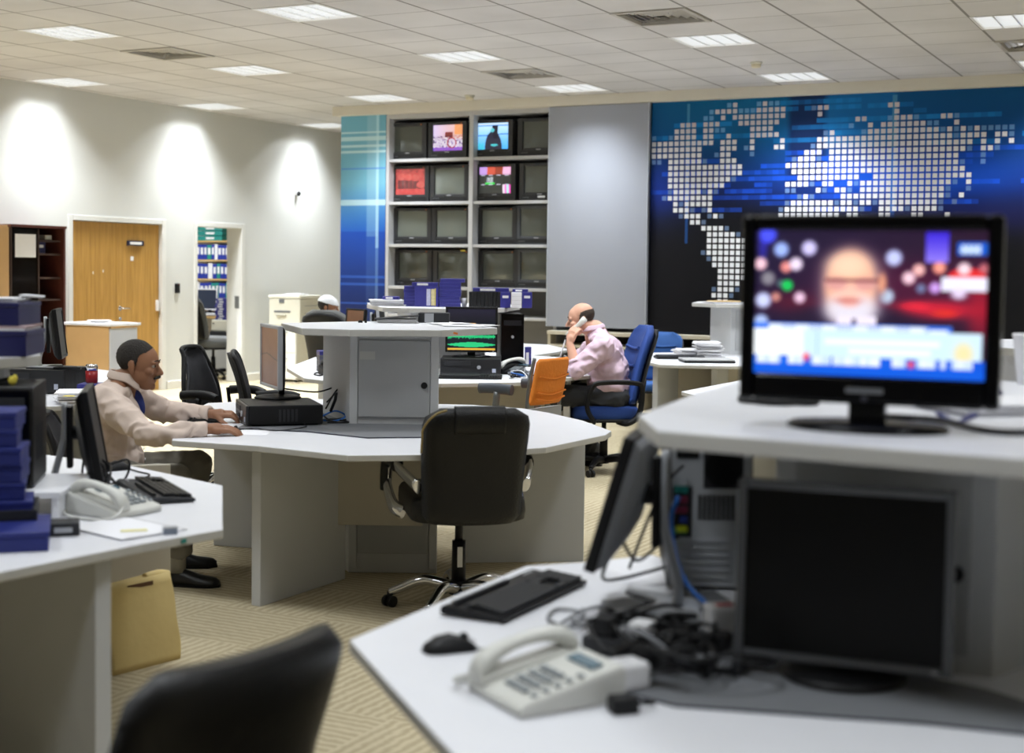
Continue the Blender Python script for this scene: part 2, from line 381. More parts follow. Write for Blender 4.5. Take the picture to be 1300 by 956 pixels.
def exec_chair(label, loc, rz, group=None, seat_z=.45, back_h=.56, back_z=.36, cushion_on=True, w0=.46, w1=.52, y0=-.22, rt=.09, a0=.55, al=0):
    t = thing('office_chair', label, 'office chair', loc, rz, group)
    star_base(t, .31, CHROME, .085, BLK, a0=a0, arch=.06, hub=seat_z-.07)
    MB().b2((-.1, -.12, seat_z-.085), (.1, .14, seat_z-.055)).cyl((.1, .02, seat_z-.07), (.24, .03, seat_z-.075), .008, n=10).build('mechanism', BLK, t, bevel=.004)
    MB().box((0, -.034, .24), (.022, .004, .09)).build('gas_label', WHTLAB, t)
    cushion((0, (y0+.22)*.4+.04, seat_z-.005), (.50, .52+(-.22-y0)*.8, .11), .1).build('seat', LEATH, t)
    b = backrest(w0, w1, back_h, .1, back_z, y0, .13, .03, .045, rt=rt).build('backrest', LEATH, t)
    # the head cushion folds over the top to the rear side
    zt = back_z+back_h
    if cushion_on: MB().rings([[(x, y0-.13+.035*math.cos(a), zt-.045+.058*math.sin(a)) for a in [2*PI*i/16 for i in range(16)]] for x in (-.105, -.098, -.05, 0, .05, .098, .105)]).build('head_cushion', LEATH, b)
    sd = [V((-w1/2-.001, y0-.13*f+.03*math.sin(f*PI)+.012, back_z+back_h*f)) for f in (.62, .70, .77, .82)]+[V((-w1/2+.016, y0-.115, back_z+back_h*.9)), V((-w1/2+.05, y0-.132, back_z+back_h*.965)), V((-w1/2+.09, y0-.14, back_z+back_h*.992))]
    if cushion_on: MB().tube(sd, .0045, 8, ns=4).build('piping', LEATW, b, label='worn yellowed piping')
    for sx in (-1, 1):
        x = sx*.29; sa = seat_z+al
        loop = [(x*.86, .0, seat_z-.06), (x, .05, seat_z-.035), (x*1.04, .17, seat_z+.03), (x*1.05, .2, sa+.12), (x*1.04, .14, sa+.2), (x*1.03, -.0, sa+.215), (x*.97, -.15, sa+.195), (x*.80, min(-.22, y0+.03), sa+.15)]
        ar = MB().tube(loop, .018, 10, ns=6, flat=1.8).build('armrest', CHROME, t)
        MB().tube([(x*1.05, .212, sa+.06), (x*1.055, .20, sa+.13), (x*1.045, .145, sa+.207), (x*1.03, .0, sa+.226), (x*1.0, -.09, sa+.214)], .027, 10, ns=6, flat=1.35).build('arm_pad', LEATH, ar)
    return t
def mesh_chair(label, loc, rz, group=None, seat_z=.46, z0=.56, h=.5, arms=True, wide=.46, top=.82, a0=.2):
    t = thing('office_chair', label, 'office chair', loc, rz, group)
    star_base(t, .29, CHROME, .08, BLK, a0=a0, hub=seat_z-.06)
    cushion((0, .03, seat_z), (.48, .47, .075), .1).build('seat', MESHB, t)
    MB().b2((-.1, -.1, seat_z-.075), (.1, .12, seat_z-.04)).build('mechanism', BLK, t, bevel=.004)
    b = backrest(wide, wide*top, h, .035, z0, -.2, .09, .03, .05, rt=.06).build('backrest', MESHB, t)
    MB().tube([(0, -.05, seat_z-.06), (0, -.22, seat_z-.03), (0, -.27, z0+.06), (0, -.29, z0+.2)], .03, 10, ns=5, flat=.4).build('back_support', BLK, t)
    fr = [V((sx*wide*k/2, y, z)) for sx, k, y, z in ((-1, .9, -.15, z0+.02), (-1, (1+top)/2*1.1, -.17, z0+h*.4), (-1, top*1.06, -.22, z0+h*.85), (-1, top*.8, -.255, z0+h), (1, top*.8, -.255, z0+h), (1, top*1.06, -.22, z0+h*.85), (1, (1+top)/2*1.1, -.17, z0+h*.4), (1, .9, -.15, z0+.02))]
    MB().tube(fr, .016, 8, ns=4).build('back_frame', BLK, b)
    if arms:
        for sx in (-1, 1):
            x = sx*.27
            a = MB().tube([(sx*.12, .02, seat_z-.05), (x, .02, seat_z-.04), (x, .02, seat_z+.05), (x, .02, seat_z+.19)], .018, 10, ns=4, flat=1.6).build('armrest', BLK, t)
            MB().tube([(x, -.12, seat_z+.2), (x, .0, seat_z+.21), (x, .1, seat_z+.205), (x, .16, seat_z+.185)], .024, 10, ns=4, flat=1.3).build('arm_pad', BLK, a)
    return t
def blue_chair(label, loc, rz, group=None, seat_z=.47, m=BLUF, arms=True):
    t = thing('office_chair', label, 'office chair', loc, rz, group)
    star_base(t, .3, BLK, .085, BLK, a0=.1, hub=seat_z-.06)
    cushion((0, .02, seat_z), (.5, .49, .1), .1).build('seat', m, t); cushion((0, .02, seat_z-.055), (.51, .5, .03), .1).build('seat_shell', BLK, t)
    b = backrest(.44, .5, .58, .09, .53, -.2, .14, .02, .05, rt=.12).build('backrest', m, t)
    for k, z in enumerate((.70, .82, .95)): MB().tube([(-.19, -.155-.14*(z-.53)/.58+.045, z), (0, -.155-.14*(z-.53)/.58+.028, z-.015), (.19, -.155-.14*(z-.53)/.58+.045, z)], .012, 8, ns=6).build('tuft', m, b)
    bs = backrest(.45, .5, .54, .03, .54, -.255, .14, .02, .05, rt=.12).build('back_shell', BLK, b)
    MB().tube([(0, -.05, seat_z-.07), (0, -.24, seat_z-.05), (0, -.29, .58), (0, -.31, .7)], .035, 10, ns=5, flat=.35).build('back_support', BLK, t)
    if arms:
        for sx in (-1, 1):
            x = sx*.285
            MB().tube([(sx*.2, .12, seat_z-.06), (x, .14, seat_z-.05), (x, .19, seat_z+.05), (x, .15, seat_z+.2), (x, .05, seat_z+.23), (x, -.17, seat_z+.225), (x, -.22, seat_z+.18), (x, -.2, seat_z), (x, -.12, seat_z-.07), (sx*.2, -.06, seat_z-.065)], .017, 10, ns=5, flat=1.3).build('armrest', BLK, t)
    return t
def paper_stack(name, label, loc, rz, n, w=.21, d=.297, h=.004, jitter=.015, group=None, rnd=None, cat='papers'):
    t = thing(name, label, cat, loc, rz, group); r = rnd or random.Random(5)
    for k in range(n): MB().box((r.uniform(-jitter, jitter), r.uniform(-jitter, jitter), h*(k+.5)), (w, d, h*.96), rz=r.uniform(-.12, .12)).build('sheet', PAPER if k % 2 == 0 or k == n-1 else PAPERB, t)
    return t
# ================= people =================
SK1 = mat('skin_tan', (146, 104, 78), .5, var=.08, vscale=14, spec=.35); SK2 = mat('skin_fair', (214, 164, 140), .5, var=.06, vscale=14, spec=.35)
HAIR1 = mat('hair_dark_grey', (40, 36, 32), .8, bump=.6, bscale=260, var=.55, vscale=45); HAIR2 = mat('hair_dark_brown', (58, 48, 40), .75, bump=.4, bscale=220, var=.3, vscale=60)
SHIRT1 = mat('shirt_beige_pink', (206, 188, 176), .8, bump=.15, bscale=14, var=.05, vscale=20); SHIRT2 = mat('shirt_pink', (216, 190, 206), .8, bump=.15, bscale=14, var=.05, vscale=20)
TEE = mat('undershirt_blue', (30, 44, 110), .85); TRS1 = mat('trousers_grey_brown', (122, 118, 108), .85, bump=.2, bscale=20, var=.08); TRS2 = mat('trousers_charcoal', (44, 46, 50), .85, bump=.2, bscale=20, var=.08)
SHOE = mat('shoe_black', (18, 18, 20), .35); SOCK = mat('sock_grey', (150, 146, 134), .9); EYEW = mat('eye_white', (170, 156, 144), .25); EYED = mat('eye_dark', (26, 18, 14), .2)
ROBE = mat('robe_white', (226, 228, 232), .8, bump=.1, bscale=14)
def blob(name, prims, vox, m, parent, smooth=5, wrinkle=0, wscale=9, seed=0, label=None):
    b = MB()
    for p in prims:
        if p[0] == 'c':
            _, a, c, r0, r1 = p; a, c = V(a), V(c); b.ell(a, (r0,)*3, seg=16); b.ell(c, (r1,)*3, seg=16)
            if (c-a).length > 1e-4: b.tube([a, c], [r0, r1], 16)
        elif p[0] == 'f': b.tube([p[1], p[2]], [p[3], p[4]], 18)
        else: b.ell(p[1], p[2], p[3] if len(p) > 3 else None, seg=22)
    me = bpy.data.meshes.new('tmp'); b.bm.to_mesh(me); b.bm.free()
    o = bpy.data.objects.new('tmp', me); COL.objects.link(o)
    q = o.modifiers.new('r', 'REMESH'); q.mode = 'VOXEL'; q.voxel_size = vox; q.use_smooth_shade = True
    q = o.modifiers.new('s', 'SMOOTH'); q.factor = .5; q.iterations = smooth
    dg = bpy.context.evaluated_depsgraph_get(); dg.update()
    me2 = bpy.data.meshes.new_from_object(o.evaluated_get(dg)); me2.name = name
    bpy.data.objects.remove(o); bpy.data.meshes.remove(me)
    if wrinkle:
        ns = [v.normal.copy() for v in me2.vertices]
        for v, n in zip(me2.vertices, ns):
            c = v.co*wscale+V((seed, seed*2, 0)); f = noise.noise(c+.6*V((noise.noise(c*1.7), 0, noise.noise(c*1.3+V((5, 5, 5))))))
            v.co += n*wrinkle*(1-2*abs(f)*1.6)
    me2.materials.clear(); me2.materials.append(m); me2.polygons.foreach_set('use_smooth', [True]*len(me2.polygons))
    o = bpy.data.objects.new(name, me2); COL.objects.link(o); o.parent = parent
    if label: o['label'] = label
    return o
def hand(wr, fwd, back, thumb, curl=(.35, .4, .45, .5), spread=.05, tc=.3, sc=1.0):
    """prims of a hand: fwd to the fingers, back = normal of the back of the hand, thumb = direction of the thumb side"""
    wr, f, n, l = V(wr), V(fwd).normalized(), V(back), V(thumb)
    n = (n-f*n.dot(f)).normalized(); l2 = f.cross(n).normalized(); l = l2 if l2.dot(l) > 0 else -l2
    P = [('c', wr-f*.01*sc, wr+f*.035*sc, .024*sc, .028*sc)]
    for k in range(4):
        o = (.030-.020*k)*sc; P.append(('c', wr+f*.02*sc+l*o*.7, wr+f*.082*sc+l*o-n*.003*sc*(k % 3), .015*sc, .0115*sc))
    L = [(.038, .026, .021), (.043, .029, .022), (.040, .027, .021), (.031, .021, .018)]
    for k in range(4):
        o = (.030-.020*k)*sc; b = wr+f*.086*sc+l*o; a = 0; d = (f+l*spread*(1.5-k)).normalized()
        for j, ln in enumerate(L[k]):
            a += curl[k]*(1.0 if j == 0 else .9); dd = d*math.cos(a)-n*math.sin(a); e = b+dd*ln*sc
            r0 = (.0098, .009, .0082)[j]*sc; P.append(('c', b, e, r0, r0*.92)); b = e
    b = wr+f*.022*sc+l*.026*sc-n*.006*sc; a = .75
    for ln, r0 in ((.042, .0135), (.032, .011), (.025, .0098)):
        dd = (f*math.cos(a)+l*math.sin(a)-n*tc).normalized(); e = b+dd*ln*sc; P.append(('c', b, e, r0*sc, r0*.9*sc)); b = e; a -= .35
    return P
def head_mat(pos, yaw, pitch=0, roll=0): return M.Translation(V(pos)) @ M.Rotation(yaw, 4, 'Z') @ M.Rotation(pitch, 4, 'Y') @ M.Rotation(roll, 4, 'X')
def head_prims(H, nose=1.0, jaw=1.0, fat=0.0):
    R = H.to_3x3()
    def e(c, r, rot=None): return ('e', H @ V(c), r, R if rot is None else R @ rot)
    def c(a, b, r0, r1): return ('c', H @ V(a), H @ V(b), r0, r1)
    P = [e((-.016, 0, .035), (.090, .074, .082)), e((.022, 0, .018), (.070, .066, .082)), e((.034, 0, -.04), (.056, .056+fat, .066)), e((.046, 0, -.082), (.040*jaw, .040+fat, .034)), e((.076, 0, -.094), (.018, .020, .018)), e((.0, 0, -.045), (.070, .060+fat, .058)),
         e((.081, .030, .022), (.014, .026, .008)), e((.081, -.030, .022), (.014, .026, .008)), e((.066, .042, -.022), (.022, .022, .018)), e((.066, -.042, -.022), (.022, .022, .018)),
         c((.088, 0, .008), (.106*nose, 0, -.026), .0085, .0135), e((.094, .011, -.032), (.012, .008, .008)), e((.094, -.011, -.032), (.012, .008, .008)),
         e((.086, 0, -.060), (.010, .022, .005)), e((.084, 0, -.069), (.010, .019, .006))]
    for s_ in (-1, 1):
        P += [e((-.014, s_*.075, -.008), (.017, .008, .030), M.Rotation(-.15, 3, 'Y') @ M.Rotation(s_*.35, 3, 'Z')), e((-.008, s_*.072, -.032), (.010, .007, .012))]
    return P
def face_bits(t, H, brow, lidc):
    R = H.to_3x3()
    for s_ in (-1, 1):
        b = MB().ell(H @ V((.0752, s_*.031, .005)), (.0125, .0128, .0085), R, 14); ey = b.build('eye', EYEW, t)
        MB().ell(H @ V((.0858, s_*.031, .005)), (.0035, .0062, .0062), R, 10).build('iris', EYED, ey)
        MB().tube([H @ V((.0935, s_*.014, .030)), H @ V((.0930, s_*.03, .034)), H @ V((.083, s_*.048, .026))], [.0028, .0034, .002], 8, ns=4).build('eyebrow', brow, t)
def hair_shell(name, H, m, parent, keep, grow=1.045, noise_a=.0022):
    """hair: the skull's outline grown a little, cut where keep(x, y, z) is false (head coordinates)"""
    b = bmesh.new(); q = bmesh.ops.create_uvsphere(b, u_segments=160, v_segments=110, radius=1)
    for v in b.verts:
        d = v.co.normalized(); best = 0
        for c, r in (((-.016, 0, .035), (.090, .074, .082)), ((.022, 0, .018), (.070, .066, .082)), ((0, 0, -.045), (.070, .060, .058))):
            # distance along d from the centre (-.01, 0, .02) to the ellipsoid
            o = V((-.01, 0, .015))-V(c); A = sum((d[i]/r[i])**2 for i in range(3)); B = 2*sum(o[i]*d[i]/r[i]**2 for i in range(3)); Cc = sum((o[i]/r[i])**2 for i in range(3))-1
            D = B*B-4*A*Cc
            if D > 0: best = max(best, (-B+math.sqrt(D))/(2*A))
        v.co = V((-.01, 0, .015))+d*(best*grow+noise_a*noise.noise(d*14))
    bad = [v for v in b.verts if not keep(v.co.x, v.co.y, v.co.z)]
    bmesh.ops.delete(b, geom=bad, context='VERTS'); bmesh.ops.transform(b, matrix=H, verts=b.verts[:])
    me = bpy.data.meshes.new(name); b.to_mesh(me); b.free(); me.materials.append(m); me.polygons.foreach_set('use_smooth', [True]*len(me.polygons))
    o = bpy.data.objects.new(name, me); COL.objects.link(o); o.parent = parent
    s_ = o.modifiers.new('thick', 'SOLIDIFY'); s_.thickness = .007; s_.offset = -1
    return o
def hairline(x, pts):
    for (a, p), (b, q) in zip(pts, pts[1:]):
        if a <= x <= b: return p+(q-p)*(x-a)/(b-a)
    return 9
def shoe(name, heel, toe, parent, h=.085):
    """shoe from heel to toe on the floor"""
    a, b = V(heel), V(toe); d = (b-a); L = d.length; ang = math.atan2(d.y, d.x); m = MB(); R = []
    for f, w, hh, k in ((0, .026, .05, 0), (.04, .033, .075, 0), (.18, .037, h, 0), (.32, .036, h*.95, 0), (.48, .038, .066, 0), (.65, .044, .05, 0), (.82, .045, .043, 0), (.94, .035, .036, 0), (1, .016, .022, 0)):
        R.append([(L*f, w*math.cos(q), .008+max(0, hh*math.sin(q))*(1 if math.sin(q) > 0 else 0)) for q in [2*PI*i/18 for i in range(18)]])
    m.rings(R); m.move(M.Translation((a.x, a.y, a.z)) @ M.Rotation(ang, 4, 'Z')); o = m.build(name, SHOE, parent)
    s_ = MB().rings([[(L*f, w*math.cos(q), z) for q in [0, PI]] for f, w, z in ((0, .03, 0), (1, .03, 0))], cap=False, closed=False) if 0 else MB().prism([(L*f, w) for f, w in ((-.01, .02), (.05, .036), (.3, .036), (.65, .046), (.85, .046), (1.01, .014), (1.01, -.014), (.85, -.046), (.65, -.046), (.3, -.036), (.05, -.036), (-.01, -.02))], .0, .012)
    s_.move(M.Translation((a.x, a.y, a.z)) @ M.Rotation(ang, 4, 'Z')).build('sole', BLK, o)
    MB().tube([V((L*.33, -.012, h*.93)), V((L*.4, .014, h*.86)), V((L*.46, -.014, h*.78)), V((L*.52, .012, h*.68))], .0028, 6, ns=3).move(M.Translation((a.x, a.y, a.z)) @ M.Rotation(ang, 4, 'Z')).build('laces', BLK, o)
    return o

# ---- the man in beige at the middle workstation (figure coordinates: s, t from its base, z)
def fig1():
    o = (-1.90, 6.72)
    t = thing('person', 'seated person with short dark hair and moustache in a beige shirt, hand on a mouse', 'person', S(*o), YAW)
    L = lambda s, tt, z: V((s-o[0], tt-o[1], z))
    yw = math.radians(10)
    H = head_mat(L(-1.768, 6.70, 1.045), math.radians(1), math.radians(7))
    nb, chest, belly, pel = L(-1.845, 6.70, .955), L(-1.885, 6.70, .80), L(-1.90, 6.71, .64), L(-1.93, 6.72, .53)
    RS, LS = L(-1.865, 6.515, .882), L(-1.87, 6.90, .888)
    RE, RW = L(-1.635, 6.35, .748), L(-1.385, 6.43, .774)
    LE, LW = L(-1.735, 7.06, .785), L(-1.490, 7.005, .782)
    RH, LH = L(-1.93, 6.62, .51), L(-1.93, 6.83, .51); RK, LK = L(-1.545, 6.50, .53), L(-1.55, 6.98, .53); RA, LA = L(-1.575, 6.66, .10), L(-1.68, 7.05, .10)
    neck0 = H @ V((-.03, 0, -.06))
    rf = (RW-RE).normalized(); lf = (LW-LE).normalized()
    rh = hand(RW+rf*.015, V((.93, .34, -.06)), V((-.0, -.25, 1)), V((-.3, .9, 0)), (.32, .34, .36, .42), .10, .25)
    lh = hand(LW+lf*.015, V((.95, .1, .0)), V((0, -.2, 1)), V((.1, -.9, 0)), (.62, .68, .72, .75), .03, .5)
    body = head_prims(H, 1.04) + [('c', neck0, nb+V((0, 0, -.02)), .056, .062), ('c', nb, chest, .07, .11), ('c', chest, belly, .11, .12), ('c', belly, pel, .12, .12), ('c', nb, RS, .05, .05), ('c', nb, LS, .05, .05), ('c', RS, RE, .045, .038), ('c', RE, RW, .036, .026), ('c', LS, LE, .045, .038), ('c', LE, LW, .036, .026), ('c', RH, RK, .07, .05), ('c', LH, LK, .07, .05), ('c', RK, RA, .048, .035), ('c', LK, LA, .048, .035), ('c', pel, RH, .1, .08), ('c', pel, LH, .1, .08)] + rh + lh
    blob('body', body, .0046, SK1, t, 4)
    face_bits(t, H, HAIR1, SK1)
    hair_shell('hair', H, HAIR1, t, lambda x, y, z: z > hairline(x, ((-.2, -.058), (-.055, -.052), (-.034, -.02), (-.016, .010), (.0, -.006), (.008, .0), (.013, .042), (.024, .056), (.045, .066), (.060, .09), (.2, .1)))+.007*noise.noise(V((x*90, y*90, z*90)))+.004*noise.noise(V((x*220, y*220, z*220))), 1.016)
    mo = MB().tube([H @ V((.088, .030, -.055)), H @ V((.1015, .014, -.0465)), H @ V((.1035, 0, -.0455)), H @ V((.1015, -.014, -.0465)), H @ V((.088, -.030, -.055))], [.004, .0085, .0085, .0085, .004], 10, ns=1); mo.build('moustache', HAIR1, t)
    # shirt
    ax = V((math.cos(yw), math.sin(yw), 0)); side = V((-math.sin(yw), math.cos(yw), 0)); R3 = M.Rotation(yw, 3, 'Z')
    sh = [('e', L(-1.885, 6.705, .815), (.125, .185, .13), R3), ('e', L(-1.895, 6.71, .70), (.13, .178, .14), R3), ('e', L(-1.895, 6.715, .585), (.142, .178, .13), R3), ('e', L(-1.90, 6.71, .895), (.095, .15, .065), R3), ('c', nb+V((-.014, 0, -.03)), RS+V((0, .03, .005)), .066, .07), ('c', nb+V((-.014, 0, -.03)), LS+V((0, -.03, .005)), .066, .07),
          ('c', RS, RS+V((0, 0, -.02)), .078, .078), ('c', LS, LS+V((0, 0, -.02)), .078, .078), ('c', RS, RE, .074, .053), ('c', LS, LE, .074, .054), ('c', RE, RE+(RW-RE)*.55, .053, .044), ('f', RE+(RW-RE)*.4, RW-rf*.002, .047, .035), ('c', LE, LE+(LW-LE)*.55, .053, .044), ('f', LE+(LW-LE)*.4, LW-lf*.002, .047, .035)]
    blob('shirt', sh, .007, SHIRT1, t, 5, .0095, 10, 3)
    for wr, f in ((RW, rf), (LW, lf)): MB().tube([wr-f*.05, wr-f*.004], [.0395, .0365], 18).build('cuff', SHIRT1, t)
    # collar, open over the blue undershirt
    for s_ in (-1, 1):
        c = MB(); nbk = nb+V((.012, 0, .004)); pts = []
        for k in range(7):
            a = yw + s_*(PI*.96 - k*(PI*.80)/6); rr = .066+.008*(k/6)
            pts.append((nbk+V((math.cos(a)*rr, math.sin(a)*rr, .070-.030*k/6-.02*(k == 6))), nbk+V((math.cos(a)*(rr+.020), math.sin(a)*(rr+.020), .030-.036*k/6-.034*(k >= 5)))))
        c.rings([[p, q] for p, q in pts], cap=False, closed=False).build('collar', SHIRT1, t, solid=.005, sub=1)
    blob('undershirt', [('e', L(-1.772, 6.715, .862), (.028, .036, .07), R3 @ M.Rotation(-.25, 3, 'Y'))], .006, TEE, t, 3)
    for k in range(5): MB().cyl(L(-1.775+.006*k, 6.735, .79-.05*k)+ax*.004, L(-1.775+.006*k, 6.735, .79-.05*k)+ax*.008, .006, n=10).build('button', WHT, t)
    # trousers, socks, shoes
    tr = [('e', L(-1.915, 6.725, .515), (.15, .185, .10), R3), ('c', RH, RK, .088, .072), ('c', LH, LK, .088, .072), ('c', RK, RK+(RA-RK)*.5, .072, .066), ('f', RK+(RA-RK)*.4, RA+V((0, 0, .065)), .068, .072), ('c', LK, LK+(LA-LK)*.5, .072, .066), ('f', LK+(LA-LK)*.4, LA+V((0, 0, .065)), .068, .072)]
    blob('trousers', tr, .008, TRS1, t, 4, .007, 9, 8)
    for A_, d in ((RA, V((.96, -.1, 0))), (LA, V((.95, .2, 0)))):
        MB().tube([A_+((RK, LK)[int(A_ is LA)]-A_)*.3, A_+V((0, 0, .02)), A_+V((0, 0, -.035))], [.05, .044, .041], 14).build('sock', SOCK, t)
        shoe('shoe', (A_.x-d.x*.075, A_.y-d.y*.075, 0), (A_.x+d.x*.215, A_.y+d.y*.215, 0), t)
    return t
fig1()


# ---- the telephoning man in pink
def fig2():
    o = (.70, 10.55)
    t = thing('person', 'balding person in a pink shirt holding a white telephone handset to the ear', 'person', S(*o), YAW)
    L = lambda s, tt, z: V((s-o[0], tt-o[1], z))
    H = head_mat(L(.512, 10.56, 1.155), PI+.02, math.radians(12))
    nb, chest, belly, pel = L(.615, 10.57, 1.07), L(.68, 10.57, .90), L(.725, 10.58, .74), L(.76, 10.58, .60)
    LS, RS = L(.665, 10.385, .965), L(.645, 10.765, .965)      # the left side is towards the camera
    LE, LW = L(.475, 10.335, .790), L(.425, 10.40, .975)
    RE, RW = L(.50, 10.86, .80), L(.385, 10.66, .785)
    LH, RH = L(.76, 10.48, .57), L(.76, 10.69, .57); LK, RK = L(.34, 10.46, .59), L(.34, 10.72, .59); LA, RA = L(.64, 10.98, .09), L(.63, 11.2, .09)
    neck0 = H @ V((-.03, 0, -.06)); lf = (LW-LE).normalized(); rf = (RW-RE).normalized()
    # left hand closes round the handset that lies along the cheek
    ear = H @ V((-.004, .112, -.010)); mouth = H @ V((.112, .088, -.088)); axd = (mouth-ear).normalized(); mid = (ear+mouth)/2
    hd = mid-axd*-.012+V((0, -.018, -.022))
    fw = (V((.42, -.05, .9))); 
    lh = hand(LW+lf*.012, V((.30, .0, .85)), V((-.55, -.8, .25)), V((-.8, .3, .3)), (.55, .6, .62, .66), .03, .5)
    rh = hand(RW+rf*.015, V((-.9, -.3, .0)), V((0, 0, 1)), V((.2, -.9, 0)), (.4, .45, .5, .55), .03, .4)
    body = head_prims(H, 1.06, 1.08, .006) + [('c', neck0, nb, .062, .07), ('c', nb, chest, .08, .12), ('c', chest, belly, .12, .14), ('c', belly, pel, .14, .13), ('c', nb, RS, .05, .05), ('c', nb, LS, .05, .05), ('c', LS, LE, .05, .042), ('c', LE, LW, .045, .029), ('c', RS, RE, .05, .042), ('c', RE, RW, .043, .029), ('c', RH, RK, .08, .055), ('c', LH, LK, .08, .055), ('c', RK, RA, .05, .036), ('c', LK, LA, .05, .036), ('c', pel, RH, .11, .09), ('c', pel, LH, .11, .09)] + lh + rh
    blob('body', body, .0046, SK2, t, 4)
    face_bits(t, H, HAIR2, SK2)
    hair_shell('hair', H, HAIR2, t, lambda x, y, z: -.05+.5*max(0, x+.03) < z < .062-.25*max(0, x+.04) and x < .018-.35*abs(z-.01)+.006*noise.noise(V((x*90, y*90, z*90))) and (abs(y) > .045 or x < -.045), 1.03)
    R3 = M.Rotation(.0, 3, 'Z') @ M.Rotation(.25, 3, 'Y')
    sh = [('e', L(.69, 10.57, .90), (.140, .195, .14), R3), ('e', L(.722, 10.575, .78), (.150, .19, .15), R3), ('e', L(.735, 10.58, .66), (.165, .195, .12), R3), ('e', L(.66, 10.57, .995), (.10, .155, .065), R3), ('c', nb+V((.014, 0, -.03)), LS+V((0, .03, .005)), .074, .076), ('c', nb+V((.014, 0, -.03)), RS+V((0, -.03, .005)), .074, .076),
          ('c', LS, LS+V((0, 0, -.02)), .082, .082), ('c', RS, RS+V((0, 0, -.02)), .082, .082), ('c', LS, LE, .080, .068), ('c', RS, RE, .080, .066), ('f', LE-lf*.03, LE+(LW-LE)*.34, .066, .062), ('c', RE, RE+(RW-RE)*.5, .062, .052), ('f', RE+(RW-RE)*.4, RE+(RW-RE)*.72, .054, .05)]
    blob('shirt', sh, .007, SHIRT2, t, 5, .0095, 10, 11)
    MB().tube([LE+(LW-LE)*.24, LE+(LW-LE)*.36], [.066, .064], 18).build('rolled_cuff', SHIRT2, t)
    for s_ in (-1, 1):
        c = MB(); nbk = nb+V((-.010, 0, .0)); pts = []
        for k in range(7):
            a = PI + s_*(PI*.96 - k*(PI*.84)/6); rr = .074+.010*(k/6)
            pts.append((nbk+V((math.cos(a)*rr, math.sin(a)*rr, .060-.030*k/6)), nbk+V((math.cos(a)*(rr+.020), math.sin(a)*(rr+.020), .032-.048*k/6))))
        c.rings([[p, q] for p, q in pts], cap=False, closed=False).build('collar', SHIRT2, t, solid=.005, sub=1)
    tr = [('e', L(.765, 10.585, .585), (.16, .2, .10), None or M.Identity(3)), ('c', LH, LK, .098, .080), ('c', RH, RK, .098, .080), ('c', LK, LK+(LA-LK)*.5, .078, .07), ('f', LK+(LA-LK)*.4, LA+V((0, 0, .02)), .072, .075), ('c', RK, RK+(RA-RK)*.5, .078, .07), ('f', RK+(RA-RK)*.4, RA+V((0, 0, .02)), .072, .075)]
    blob('trousers', tr, .008, TRS2, t, 4, .007, 9, 5)
    for k in range(2):
        A_ = (LA, RA)[k]; d = V((-.6, -.25, 0)) if k == 0 else V((.55, .3, 0)) ; d = V((.95, -.1, 0)) if k == 1 else V((.9, -.3, 0)); d = -d if k == 9 else d
        MB().tube([A_+V((0, 0, .05)), A_+V((0, 0, -.03))], [.044, .042], 14).build('sock', BLK, t)
        shoe('shoe', (A_.x+d.x*.075, A_.y+d.y*.075, 0), (A_.x-d.x*.215, A_.y-d.y*.215, 0), t)
    # the handset, held but a thing of its own
    hs = thing('telephone_handset', 'white telephone handset at the ear of the man in pink', 'telephone handset', S(*o), YAW)
    hb = handset_part(0); q = V((0, 1, 0)).rotation_difference(axd).to_matrix().to_4x4()
    inward = (H.to_3x3() @ V((0, -1, 0))); zc = q @ V((0, 0, -1)); 
    # spin about its axis so that both ends turn to the head
    a1 = zc - axd*zc.dot(axd); b1 = inward - axd*inward.dot(axd); ang = a1.angle(b1) if a1.length > 0 else 0
    sgn = 1 if a1.cross(b1).dot(axd) > 0 else -1
    hb.move(M.Translation(mid+V((0, -.006, 0))) @ M.Rotation(sgn*ang, 4, axd) @ q @ M.Diagonal((1, .86, 1, 1))); hb.build('grip', PHN, hs, sub=1)
    pe = thing('pen', 'white pen upright in the far hand of the man in pink', 'pen', S(*o), YAW)
    MB().tube([L(.345, 10.62, .80), L(.40, 10.60, 1.0)], [.006, .006], 10).build('barrel', WHT, pe); MB().tube([L(.40, 10.60, 1.0), L(.402, 10.60, 1.012)], [.007, .006], 10).build('cap', DKG, pe)
    return t
fig2()

